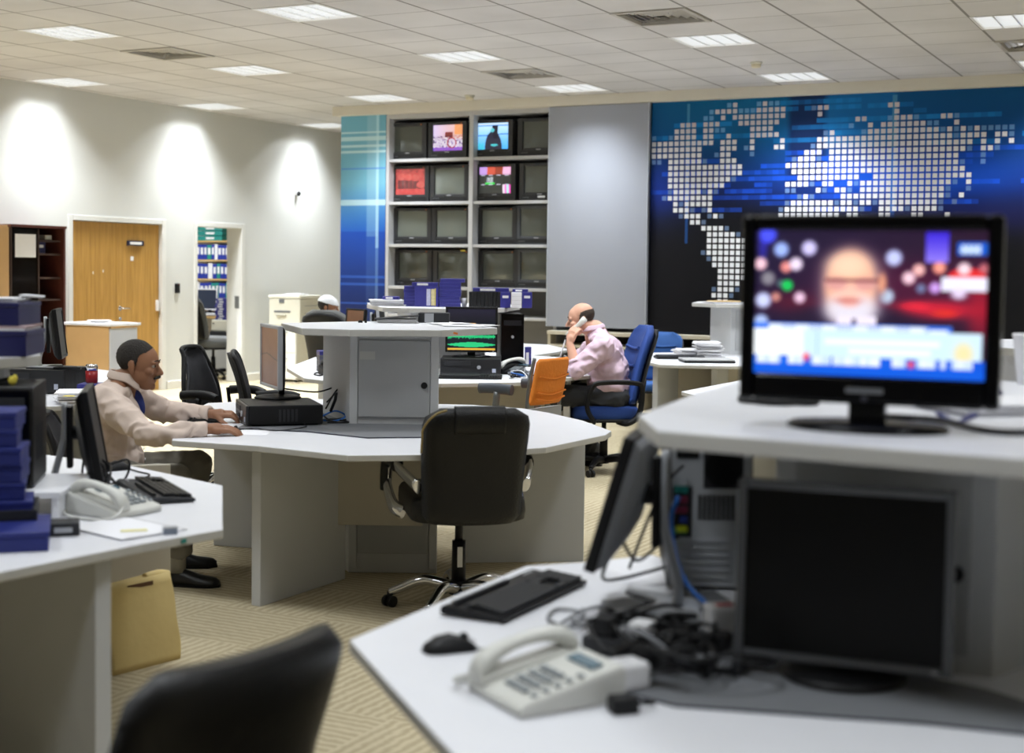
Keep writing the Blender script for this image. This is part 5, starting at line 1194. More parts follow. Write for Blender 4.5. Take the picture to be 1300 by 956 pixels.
# 7: corner of a table past the large television
o7 = (1.9, 9.4)
pod('workstation', 'white table corner just past the large television, before the far cupboard', o7,
    [ST(865, 497, .74), ST(905, 508.5, .74), (1.7, 8.3), (2.5, 8.6), (2.8, 9.6), (2.3, 10.4), (1.65, 10.2)], None, (2.1, 9.5, -PI/2, False), legs=[((1.35, 8.75), (1.9, 9.3)), ((2.5, 8.9), (2.2, 9.3))])
# 8: white table behind the orange chair
o8 = (-.1, 14.0)
pod('workstation', 'white table behind the telephoning man, under the shelf unit', o8,
    [ST(672, 451.5, .74), ST(705, 447, .74), ST(722, 443.5, .74), ST(696, 437.6, .74), (-.1, 15.0), (-.5, 14.5), (-.4, 13.2)], None, None, legs=[((.1, 13.3), (.1, 14.4)), ((.45, 13.9), (.2, 14.4))])
# 9: counter at the picture edge
o9 = (2.5, 6.3)
pod('workstation', 'white workstation at the picture edge, partly hidden by the large television', o9,
    [(1.6, 6.2), (1.75, 5.5), (2.5, 5.2), (3.6, 5.6), (3.8, 6.8), (2.8, 7.6), (1.9, 7.1)],
    [(2.04, 5.95), (2.15, 5.72), (2.8, 5.6), (3.3, 6.2), (2.9, 6.95), (2.2, 6.65)], (2.47, 6.25, -PI/2-.3), legs=[((1.8, 5.7), (2.2, 6.1)), ((2.0, 6.9), (2.3, 6.6))])
# ================= things in their places =================
def at(u, v, z=TOP): s, t = ST(u, v, z); return S(s, t, z)
MT = TOP+.0062          # on top of a desk mat
# ---- chairs
exec_chair('worn black leather executive chair with chrome legs, pulled up to the middle workstation', S(-.225, 6.27), YAW+.2, seat_z=.50, back_h=.50, back_z=.445, w0=.42, w1=.455, y0=-.36, rt=.075, a0=.35, al=-.047)
exec_chair('black leather chair close to the camera, only its back showing', S(-.705, 2.60), YAW+.977, seat_z=.42, back_h=.54, back_z=.32, cushion_on=False, rt=.055)
mesh_chair('black office chair turned towards the oak doors, behind the man in beige', S(-1.95, 9.5), YAW-2.0, top=.5, wide=.44, z0=.54, h=.42)
mesh_chair('black office chair seen edge-on beside the small monitor with a brown screen', S(-1.53, 9.1), YAW-1.42, z0=.54, h=.42)
t = blue_chair('blue fabric chair with black loop arms, the man in pink sits on it', S(.70, 10.62), YAW+1.72)
t = blue_chair('empty blue fabric chair beyond the telephoning man, before the low shelf', S(1.42, 13.95), YAW+PI-.35, m=BLUF2, arms=False); t.scale = (.86, .86, .82)
blue_chair('grey fabric chair of the man in the white cap', S(-1.66, 13.75), YAW-.45, m=GRYF, arms=False)
def orange_chair(label, loc, rz):
    t = thing('office_chair', label, 'office chair', loc, rz)
    star_base(t, .28, STEEL, .08, STEEL, hub=.42)
    cushion((0, .02, .455), (.44, .44, .06), .06).build('seat', ORAF, t)
    MB().b2((-.1, -.1, .39), (.1, .1, .425)).build('mechanism', STEEL, t, bevel=.004)
    b = backrest(.40, .40, .29, .03, .68, -.235, .06, .0, .02, rt=.03).build('backrest', ORAF, t)
    for z in (.72, .76, .86): MB().tube([(-.17, -.245-.06*(z-.68)/.29, z), (0, -.25-.06*(z-.68)/.29, z-.02), (.17, -.245-.06*(z-.68)/.29, z)], .006, 8, ns=6).build('fold', ORAF, b)
    for sx in (-1, 1):
        MB().tube([(sx*.14, -.05, .41), (sx*.2, -.19, .44), (sx*.195, -.2, .6), (sx*.19, -.215, .8), (sx*.185, -.25, .975)], .012, 8, ns=5).build('frame', STEEL, t)
        a = MB().tube([(sx*.15, .02, .415), (sx*.24, .02, .43), (sx*.25, .0, .55), (sx*.25, -.02, .76)], .02, 8, ns=5, flat=1.5).build('armrest', STEEL, t)
        MB().tube([(sx*.25, -.13, .775), (sx*.25, .0, .78), (sx*.25, .11, .775)], .024, 10, ns=4, flat=1.4).build('arm_pad', mat('arm_pad_grey', (74, 80, 90), .5), a)
    MB().b2((-.19, -.225, .53), (.19, -.205, .66)).build('back_plate', mat('chair_plate_grey', (150, 152, 152), .5), t, bevel=.004)
orange_chair('orange cloth-backed chair with a grey metal frame', S(.03, 8.98), YAW+1.0)

mesh_chair('dark office chair under the man in beige, mostly hidden by him', S(-1.96, 6.74), YAW-PI/2+.2, seat_z=.392, z0=.50, h=.30, arms=False, wide=.44, a0=2.0)
# ---- middle workstation
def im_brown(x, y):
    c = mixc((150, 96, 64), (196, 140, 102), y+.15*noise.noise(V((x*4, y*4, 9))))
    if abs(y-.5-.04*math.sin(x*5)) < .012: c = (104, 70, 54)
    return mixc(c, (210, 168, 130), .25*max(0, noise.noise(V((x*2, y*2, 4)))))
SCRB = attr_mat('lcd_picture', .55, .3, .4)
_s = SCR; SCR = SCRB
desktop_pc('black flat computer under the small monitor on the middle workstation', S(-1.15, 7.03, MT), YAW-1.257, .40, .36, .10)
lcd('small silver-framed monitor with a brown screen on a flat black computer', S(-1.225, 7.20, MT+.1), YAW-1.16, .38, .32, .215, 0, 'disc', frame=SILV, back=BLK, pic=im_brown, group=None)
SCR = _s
p = at(256, 531); keyboard('dark keyboard between the arms of the man in beige', p, YAW-1.30)
p = at(291, 550); mouse('dark mouse under the hand of the man in beige', p, YAW-1.35)
pm = p
t = thing('paper_sheet', 'white sheet lying by the mouse of the man in beige', 'paper', at(309, 549)); MB().box((0, 0, .0006), (.24, .2, .001), rz=.5).build('sheet', PAPER, t)
def cs(pts, z0=None): return [S(*p) for p in pts]
ck = [[(-.94, 7.16, .80), (-.88, 7.22, .90), (-.80, 7.15, .86), (-.78, 7.08, .77), (-.84, 7.05, .757)],
      [(-.94, 7.2, .83), (-.86, 7.28, .905), (-.78, 7.22, .88), (-.755, 7.10, .80), (-.80, 7.02, .757)],
      [(-.95, 7.1, .78), (-.9, 7.0, .762), (-.84, 7.0, .76), (-.8, 6.94, .757), (-.9, 6.92, .757)],
      [(-1.15, 7.16, .90), (-1.0, 7.28, .875), (-.88, 7.36, .905), (-.82, 7.3, .86), (-.79, 7.14, .77)],
      [(-.95, 7.05, .77), (-.88, 7.06, .80), (-.83, 7.08, .775), (-.86, 6.99, .76), (-.93, 7.0, .758)],
      [(-.9, 6.97, .76), (-.84, 7.05, .765), (-.88, 7.08, .757), (-.93, 7.02, .76), (-.86, 6.95, .758)]]
for k, c in enumerate(ck): cable('cable', ['black cable arching from the flat black computer to the cupboard', 'second black cable arching behind the small monitor', 'black cable lying below the flat black computer', 'long black cable looping from the small monitor', 'blue cable tangled between the flat computer and the cupboard', 'black cable knot before the grey cupboard'][k], cs(c), .0042, BLUEC if k == 4 else BLK)
cable('cable', 'mouse cable running over the middle worktop to the flat computer', [pm+V((0, 0, .012)), S(-1.22, 6.72, .746), S(-1.1, 6.60, .751), S(-.98, 6.70, .757), S(-1.0, 6.84, .757)], .003)
MB().tube(cs([(-.90, 7.045, .80), (-.875, 7.03, .86), (-.87, 7.02, .895)]), .008, 8).build('cable_plug', BLK, None); tag(bpy.data.objects['cable_plug'], 'dark upright plug beside the grey cupboard', 'plug')
# on its high counter
t = thing('folder', 'dark grey open folder lying on the high counter of the middle workstation', 'folder', S(-.63, 7.72, CNT), YAW+.1)
MB().box((0, 0, .012), (.21, .16, .02)).build('papers', PAPERB, t, bevel=.003); MB().box((0, .0, .03), (.24, .18, .006), ry=-.09).build('cover', DKG, t)
t = thing('tape_deck', 'small silver and grey box at the back of the middle counter', 'box', S(-.43, 7.8, CNT), YAW); MB().b2((-.085, -.05, 0), (.085, .05, .055)).build('case', DKG, t, bevel=.006); MB().b2((-.05, -.053, .004), (-.0, -.049, .052)).build('front_strip', SILV, t)
for k, (s_, tt, r, lb) in enumerate(((-.30, 7.55, .3, 'white sheets lying at the back of the middle counter'), (-.22, 7.38, -.4, 'white sheets near the edge of the middle counter'))):
    paper_stack('paper_sheets', lb, S(s_, tt, CNT), YAW+r, 3, .21, .28, .002)
t = thing('dark_stopper', 'tiny dark knob on the high counter over the grey cupboard', 'cap', S(-.82, 7.65, CNT)); MB().lathe([(.001, 0), (.012, 0), (.012, .01), (.006, .014), (.001, .014)]).build('body', BLK, t); MB().cyl((.025, .006, .005), (.035, .006, .005), .005, n=10).build('tip', BLK, t)

# ---- workstation of the telephoning man
def im_wave(x, y):
    c = (10, 22, 30)
    if y > .66: return mixc((16, 16, 24), (30, 28, 44), (y-.66)/.3)
    h = abs(noise.noise(V((x*40, 1, 0))))*.09
    if abs(y-.50) < .035+h*.4: c = (40, 226, 130)
    if abs(y-.33) < .02+h: c = mixc((30, 200, 120), (20, 60, 60), abs(noise.noise(V((x*60, y*40, 2)))))
    if abs(y-.13) < .05*math.sin(x*PI)+.01: c = (38, 190, 120)
    if y < .04: c = (220, 170, 60)
    hx, hy = (x-.52)/.07, (y-.60)/.10
    if (hx*hx+hy*hy-.7)**3 - hx*hx*hy*hy*hy*1.1 < 0: c = (246, 190, 96)
    return c
desktop_pc('black flat computer under the monitor with the green waveform', S(-.30, 10.50, TOP), YAW, .44, .38, .125)
lcd('black monitor with a green waveform on its screen', S(-.30, 10.46, TOP+.125), YAW+.02, .385, .335, .205, 0, 'wide', frame=BLK, pic=im_wave)
p = at(597, 480.5); keyboard('black keyboard before the flat computer with the green waveform', p, YAW-.02)
t = phone('black desk phone with a white handset lying across it, near the orange chair', S(.03, 10.55, TOP), YAW-.5, BLK, handset=False); handset_part(0).build('handset', PHN, t, sub=1, loc=(-.03, 0, .085), rot=(.17, 0, -.5))
t = thing('tower_computer', 'black tower computer under the counter of blue cases', 'computer', S(.0, 11.12, TOP), YAW+.1)
MB().b2((-.09, -.02, 0), (.09, .4, .43)).build('case', BLK, t, bevel=.006); MB().b2((-.09, -.04, 0), (.09, -.02, .43)).build('front_panel', BLKG, t, bevel=.005); MB().b2((-.07, -.043, .34), (.07, -.039, .38)).build('disc_drive', DKG, t); MB().cyl((0, -.04, .25), (0, -.046, .25), .012, n=14).build('power_button', SILV, t)
tape_case('blue case standing on end beside the black tower computer', S(.125, 10.95, TOP), YAW, TAPB, .05, .12, .18)
t = thing('paper_roll', 'white roll of cloth by the orange chair back', 'roll', S(.145, 10.3, TOP), YAW+.3); MB().cyl((-.05, 0, .035), (.06, 0, .035), .034, n=20).build('roll', WHT, t, bevel=.006); MB().cyl((.06, 0, .035), (.062, 0, .035), .014, n=14).build('core', PAPERB, t)
rc = random.Random(4)
for k in range(9):
    a = [S(-.03+.2*rc.random(), 10.0+.32*rc.random(), TOP+.006+.05*rc.random()*(1 if 0 < i < 4 else .1)) for i in range(5)]
    cable('cable', f"{['black','grey','white','black','blue','black','grey','white','black'][k]} cable in the tangle beside the keyboard, {['longest','upper','palest','lower','only blue one','outer','inner','loose','shortest'][k]}", a, .0045, [BLK, GRYC, WHT, BLK, BLUEC, DKG, GRYC, WHT, BLK][k])
t = thing('notebook', 'black notebook under the elbow of the man in pink', 'notebook', S(.36, 10.40, TOP), YAW+.2); MB().b2((-.09, -.07, 0), (.09, .07, .028)).build('cover', BLK, t, bevel=.004); MB().b2((-.088, -.0705, .005), (.0885, .068, .023)).build('pages', PAPERB, t)
for k in range(4):
    tape_case(['grey case at the bottom of the stack beyond the small monitor', 'grey case second in the stack beyond the small monitor', 'grey case third in the stack beyond the small monitor', 'blue case on top of the stack beyond the small monitor'][k], S(-1.36, 10.55, TOP+.042*k), YAW+.3, TAPB if k == 3 else mat('case_grey', (84, 86, 92), .45), .17, .14, .0415 if k < 3 else .03, group='cases stacked beyond the small monitor')
t = phone('black desk phone beside the stack of grey cases', S(-1.27, 10.2, TOP), YAW+.4, BLK)
def lcd_small(lb, s_, tt, rz, **k): return lcd(lb, S(s_, tt, TOP), rz, .32, .27, .29, .08, 'column', **k)
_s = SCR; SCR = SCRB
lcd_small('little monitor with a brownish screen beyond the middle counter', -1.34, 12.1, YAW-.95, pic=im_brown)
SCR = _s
lcd_small('little monitor seen edge-on beyond the middle counter', -1.13, 12.25, YAW+1.5, frame=SILV)
# things on its counter
CG = 'blue cases on the far counter'
paper_stack('paper_pile', 'pile of white papers at the end of the counter of blue cases', S(-.98, 11.08, CNT), YAW+.1, 7, .26, .22, .007)
tape_case('blue and white case lying on the pile of papers', S(-.95, 11.12, CNT+.0495), YAW, TAPB, .13, .12, .025, group=CG)
LN = ['lowest', 'second', 'third', 'fourth', 'fifth', 'sixth', 'seventh', 'topmost']
for k in range(6): tape_case(f'blue case lying in the low stack behind the labelled cases, {LN[k] if k < 5 else LN[7]}', S(-.80, 11.08, CNT+.0265*k), YAW+rc.uniform(-.04, .04), TAPB, .09, .15, .0265, group=CG, lab=False)
def upright(label, s_, tt, m, w, h, d, lab=True, yel=False):
    t = thing('tape_case', label, 'tape case', S(s_, tt, CNT), YAW, CG)
    MB().b2((-w/2, -d/2, 0), (w/2, d/2, h)).build('shell', m, t, bevel=.003)
    if yel:
        MB().b2((-.0, -d/2-.001, .01), (.03, -d/2+.001, h-.02)).build('label_white', mat('label_print', (190, 190, 214), .6, var=.5, vscale=70), t); MB().b2((.035, -d/2-.001, .01), (.062, -d/2+.001, h-.02)).build('label_cream', mat('label_cream', (214, 200, 150), .6, var=.4, vscale=70), t); MB().b2((.064, -d/2-.001, .008), (.07, -d/2+.001, h-.015)).build('label_stripe', YEL, t)
    elif lab: MB().b2((-w*.3, -d/2-.001, h*.62), (w*.3, -d/2+.001, h*.78)).build('label', WHTLAB, t)
    return t
for k in range(4): upright(['front blue case with white and yellow labels, standing on the far counter', 'blue case standing right behind the labelled one', 'third blue case standing behind the labelled one', 'rearmost blue case standing behind the labelled one'][k], -.665, 10.98+.032*k, TAPB, .185, .158, .03, False, k == 0)
tape_case('blue case lying across the top of the standing labelled cases', S(-.68, 11.04, CNT+.1585), YAW, TAPB, .20, .13, .03, group=CG)
for k in range(8): tape_case(f'blue case in the tall stack on the far counter, {LN[k]}', S(-.487+(.02 if k == 7 else 0)+rc.uniform(-.005, .005), 11.03, CNT+.0272*k), YAW+rc.uniform(-.03, .03), TAPB, .165 if k < 7 else .19, .12, .0272 if k < 7 else .03, group=CG, lab=False)
t = thing('paper_cup', 'white crumpled cup between the tall stack and the black cases', 'cup', S(-.375, 11.05, CNT)); MB().lathe([(.001, 0), (.018, 0), (.024, .07), (.021, .07), (.016, .006), (.001, .006)], n=18).build('cup', PAPER, t)
for k in range(8): upright(f"black case standing on end on the far counter, {['closest to the tall stack','second from the tall stack','third from the tall stack','fourth from the tall stack','fifth from the tall stack','sixth from the tall stack','seventh from the tall stack','next to the labelled blue case'][k]}", -.335+.031*k+.012, 11.03, TAPBK, .0295, .122, .15, False)
upright('blue case with white label standing after the black cases', -.055, 11.02, TAPB, .078, .122, .15)
t = thing('white_box', 'white box standing between two labelled blue cases', 'box', S(.03, 11.02, CNT), YAW)
MB().b2((-.04, -.075, 0), (.04, .075, .12)).build('body', PAPER, t, bevel=.003)
for k in range(3): MB().b2((-.041, -.0765, .028+.03*k), (.041, -.0745, .030+.03*k)).build('edge_line', PAPERB, t)
upright('blue case with white label at the end of the far counter', .112, 11.05, TAPB, .078, .122, .15)
tape_case('long blue case lying on the black cases', S(-.17, 11.04, CNT+.1225), YAW+.03, TAPB, .28, .12, .03, group=CG)
tape_case('small blue case lying on the white box', S(.06, 11.05, CNT+.1225), YAW-.04, TAPB, .12, .12, .024, group=CG)

# ---- far workstation under the map
p = at(890, 459); t = thing('laptop', 'closed black laptop on the far desk under the map', 'laptop', S(1.66, 12.2, TOP), YAW+.06)
MB().b2((-.2, -.15, .004), (.24, .15, .02)).build('base', BLK, t, bevel=.004); MB().b2((-.2, -.15, .021), (.24, .15, .032)).build('lid', mat('laptop_silver', (170, 170, 170), .4), t, bevel=.004)
keyboard('dark keyboard lying behind the closed laptop on the far desk', S(1.50, 12.62, TOP), YAW+.1)
for k, (s_, tt, n_, lb) in enumerate(((1.78, 12.85, 18, 'tall loose pile of papers against the far grey cupboard'), (1.62, 12.95, 9, 'lower pile of papers beside the far grey cupboard'))):
    paper_stack('paper_pile', lb, S(s_, tt, TOP), YAW+.2*k, n_, .22, .28, .008, .02)
t = paper_stack('paper_pile', 'papers and a tan folder on the far high counter under the map', S(2.0, 13.55, CNT), YAW+.2, 3, .3, .25, .005, .03); MB().box((.02, 0, .02), (.26, .2, .012), rz=.15).build('folder', mat('tan_folder', (206, 176, 120), .6), t)
tag(MB().b2((-.03, -.002, -.045), (.03, 0, .045)).build('sticky_note', mat('note_pale_yellow', (216, 206, 140), .7), None, loc=S(2.25, 13.33, 1.02), rot=(0, 0, YAW)), 'pale yellow note stuck on the far grey cupboard', 'sticky note')

# ---- workstation behind the man in beige
desktop_pc('black flat computer behind the man in beige, a monitor standing on it', S(-2.84, 8.62, TOP), YAW-.15, .42, .36, .145)
lcd('black monitor seen edge-on before the oak doors', S(-2.745, 8.60, TOP+.145), YAW+1.78, .36, .30, .21, .12, 'column', off=.085)
t = thing('remote_control', 'dark slim remote lying on the flat computer behind the man in beige', 'remote control', S(-2.66, 8.47, TOP+.145), YAW+.1); MB().box((0, 0, .008), (.16, .045, .014)).build('body', BLK, t, bevel=.005); MB().box((.0, 0, .0155), (.1, .03, .003)).build('keys', DKG, t)
pz = TOP
for k, (u, v, n_, r, lb) in enumerate(((100, 512, 8, .3, 'thick pile of white papers behind the man in beige'), (122, 506, 6, -.1, 'second pile of white papers behind the shoulder of the man in beige'))):
    s_, tt = ST(u, v, TOP); paper_stack('paper_pile', lb, S(s_, tt+.05, TOP), YAW+r, n_, .24, .3, .008, .02)
s_, tt = ST(92, 503, .80); tag(MB().box((0, 0, .001), (.055, .05, .002)).build('sticky_note', YEL, None, loc=S(s_, tt-.06, TOP+.0655), rot=(0, 0, YAW)), 'yellow note on the thick pile of white papers', 'sticky note')
s_, tt = ST(112, 489, .81); s_, tt = -2.44, 8.32
t = tape_case('blue case with a white label lying behind the shoulder of the man in beige', S(s_, tt+.08, TOP), YAW+.05, TAPB, .24, .16, .07)
t = thing('thermos_mug', 'red thermos mug with a steel lid', 'mug', S(-2.50, 8.42, TOP+.07))
MB().lathe([(.001, 0), (.031, 0), (.035, .01), (.036, .075), (.001, .075)], n=28).build('body', REDM, t); MB().lathe([(.001, .075), (.037, .075), (.037, .1), (.033, .108), (.03, .112), (.001, .112)], n=28).build('lid', CHROME, t)

# ---- near side workstation
t = thing('riser', 'white little riser under the black tower computer', 'riser', S(-1.60, 4.48, TOP), YAW+.05)
MB().b2((-.2, -.2, .065), (.22, .2, .082)).build('top', LAM, t, bevel=.003)
for x in (-.19, .20): MB().b2((x-.01, -.19, 0), (x+.012, .19, .065)).build('side_panel', LAM, t, bevel=.003)
def tower_pc(label, loc, rz, w, d, h, m=BLK):
    t = thing('tower_computer', label, 'computer', loc, rz)
    MB().b2((-w/2, -d/2, .004), (w/2, d/2, h)).build('case', m, t, bevel=.006)
    MB().b2((-w/2+.004, -d/2-.018, .008), (w/2-.004, -d/2, h-.004)).build('front_panel', BLKG, t, bevel=.008)
    for k in range(2): MB().b2((-w*.38, -d/2-.021, h*(.80-.13*k)), (w*.38, -d/2-.017, h*(.9-.13*k))).build('disc_drive', DKG, t, bevel=.002)
    MB().cyl((0, -d/2-.017, h*.5), (0, -d/2-.023, h*.5), .013, n=16).build('power_button', SILV, t)
    for k in range(8): MB().b2((w/2, -.1+k*.022, h*.25), (w/2+.0012, -.09+k*.022, h*.6)).build('vent', DKG, t)
    return t
tower_pc('black tower computer on a white riser beneath the counter of blue boxes', S(-1.60, 4.5, TOP+.082), YAW+.2, .19, .33, .315)
lcd('black monitor seen from its edge, before the man in beige', S(-1.42, 4.82, TOP), YAW+1.80, .38, .31, .205, .17, 'column', off=.10)
phone('beige desk phone with its handset on, before a white sheet', S(-1.245, 4.42, TOP+.0), YAW+1.05)
p = at(197, 627); keyboard('dark grey keyboard on the side desk next to the beige phone', p, YAW+2.05, DKG, BLK)
p = at(146, 597); mouse('black mouse on the side desk, against the beige shirt', p, YAW+2.2)
cable('cable', 'mouse cable lying across the side desk', [at(150, 594)+V((0, 0, .008)), at(175, 600)+V((0, 0, .004)), at(190, 604)+V((0, 0, .004)), at(178, 609)+V((0, 0, .004)), at(150, 614)+V((0, 0, .004)), at(120, 618)+V((0, 0, .004))], .003)
for k in range(5):
    a = [S(-1.50+.14*rc.random(), 4.72+.3*rc.random(), TOP+.006+(.12*rc.random() if 0 < i < 4 else 0)) for i in range(5)]
    cable('cable', f"dark cable behind the edge-on monitor on the side desk, {['longest','shortest','highest','looped','flattest'][k]} of five", a, .0042)
paper_stack('paper_sheets', 'white sheets with a yellow note under the beige phone', S(-1.13, 4.14, TOP), YAW+.75, 3, .21, .297, .0022, .01)
tag(MB().box((0, 0, .001), (.075, .03, .001)).build('sticky_note', mat('note_cream', (228, 222, 160), .7), None, loc=S(-1.09, 4.08, TOP+.0075), rot=(0, 0, YAW+.3)), 'cream paper strip lying on the white sheets by the beige phone', 'sticky note')
t = thing('clip_box', 'small grey clear box near the edge of the side desk', 'box', at(216, 678), YAW+.3); MB().b2((-.02, -.015, 0), (.02, .015, .018)).build('body', mat('clip_grey', (130, 140, 156), .3), t, bevel=.003); MB().b2((-.021, -.016, .018), (.021, .016, .022)).build('lid', SILV, t)
tag(MB().box((0, 0, 0), (.018, .004, .012)).build('edge_sticker', TEAL, None, loc=S(-.937+.0, 4.044, TOP-.014), rot=(0, 0, YAW+.92)), 'tiny green sticker on the edge of the side desk', 'sticker')
SG = 'blue boxes on the near side desk'
def file_box(label, loc, rz, w, d, h, m=BOXB, lab=True, group=SG, name='file_box'):
    t = thing(name, label, 'box', loc, rz, group)
    MB().b2((-w/2, -d/2, 0), (w/2, d/2, h-.016)).build('body', m, t, bevel=.003); MB().b2((-w/2-.003, -d/2-.003, h-.016), (w/2+.003, d/2+.003, h-.0005)).build('lid', m, t, bevel=.003)
    if lab: MB().b2((-.03, -d/2-.0015, h*.2), (.03, -d/2+.001, h*.62)).build('label_patch', WHTLAB, t)
    return t
file_box('flat wide blue box at the bottom on the side desk edge', S(-1.48, 3.88, TOP), YAW+.3, .4, .28, .055, lab=False)
t = thing('desk_tray', 'dark grey desk tray lying on the flat wide blue box', 'tray', S(-1.53, 4.03, TOP+.055), YAW+.3)
MB().b2((-.17, -.12, 0), (.17, .12, .006)).build('bottom', DKG, t)
for a, b_ in (((-.17, -.12, 0), (-.16, .12, .03)), ((.16, -.12, 0), (.17, .12, .03)), ((-.16, -.12, 0), (.16, -.11, .03)), ((-.16, .11, 0), (.16, .12, .03))): MB().b2(a, b_).build('rim', DKG, t, bevel=.002)
for k in range(6): file_box(f"blue case in the leaning stack at the picture edge, {['lowest','second','third','fourth','fifth','topmost'][k]}", S(-1.488+rc.uniform(-.012, .012)-.008*k, 4.02+rc.uniform(-.01, .01), TOP+.0615+.05*k), YAW+.25+rc.uniform(-.08, .08), .23, .17, .05, lab=False)
t = thing('adapter', 'small dark adapter box before the beige phone', 'adapter', S(-1.29, 4.05, TOP), YAW+.3); MB().b2((-.05, -.04, 0), (.05, .04, .04)).build('body', DKG, t, bevel=.005); MB().b2((-.02, -.042, .012), (.03, -.039, .026)).build('badge', SILV, t)
# boxes on the high counter
file_box('lower big blue box on the high counter above the tower computer', S(-1.74, 4.62, CNT), YAW+.1, .36, .26, .082, m=TAPD)
t = thing('paper_pile', 'pale papers pressed between the two big blue boxes', 'papers', S(-1.75, 4.62, CNT+.082), YAW+.12); MB().b2((-.18, -.13, 0), (.18, .13, .008)).build('sheet', PAPER, t); MB().b2((-.17, -.125, .008), (.185, .13, .016)).build('folder', mat('folder_rose', (196, 172, 176), .6), t)
file_box('upper big blue box on the high counter above the tower computer', S(-1.76, 4.63, CNT+.098), YAW+.06, .36, .26, .075, m=TAPD)
t = paper_stack('paper_pile', 'thin grey stack of papers on the upper big blue box', S(-1.76, 4.63, CNT+.173), YAW+.1, 3, .3, .22, .004)
t = thing('paper_scrap', 'white folded paper poking out over the blue boxes', 'paper', S(-1.63, 4.72, CNT+.1735+.012), YAW+.2); MB().box((.03, 0, .004), (.07, .1, .006), ry=.06).build('sheet', PAPER, t)
t = thing('yellow_tag', 'crumpled yellow tag on top of the black tower computer', 'tag', S(-1.56, 4.42, TOP+.082+.315), YAW); MB().ell((0, 0, .014), (.014, .008, .014)).ell((.008, 0, .022), (.008, .006, .012)).build('tag', YEL, t)
for k in range(2): cable('cable', ['dark cable bunched on top of the black tower computer', 'second dark cable on top of the black tower computer'][k], [S(-1.66+.1*rc.random(), 4.4+.12*rc.random(), TOP+.082+.32+.02*rc.random()*(i % 2)) for i in range(6)], .0045)
# paper bag on the floor
a, b_ = V((*ST(140, 861, 0), 0)), V((*ST(228, 838, 0), 0)); c = (a+b_)/2
t = thing('paper_bag', 'tan flat bag standing on the carpet under the side desk', 'bag', S(c.x-.03, c.y+.05), YAW+math.atan2(b_.y-a.y, b_.x-a.x))
w = (b_-a).length; m = MB(); R = []
for k in range(13):
    f = k/12; z = .325*f
    pts = rrect(w*(1+.02*math.sin(f*5)), .075*(1-.5*f**1.5)+.008, .012+.004*f, 4)
    R.append([(x+.005*math.sin(z*30), y+.008*math.sin(x*16+z*18)*f+.03*f, z+(.012*math.sin(x*9+1) if k == 12 else 0)) for x, y in pts])
m.rings(R).build('body', BAG, t)
MB().b2((-.06, .006, .297), (.06, .012, .313)).build('handle_slot', mat('bag_slot', (84, 56, 30), .8), t)
MB().tube([(w*.12, .03, .325), (w*.32, .03, .33), (w*.47, .032, .32)], [.016, .02, .016], 10, ns=4).build('rolled_edge', BAG, t)
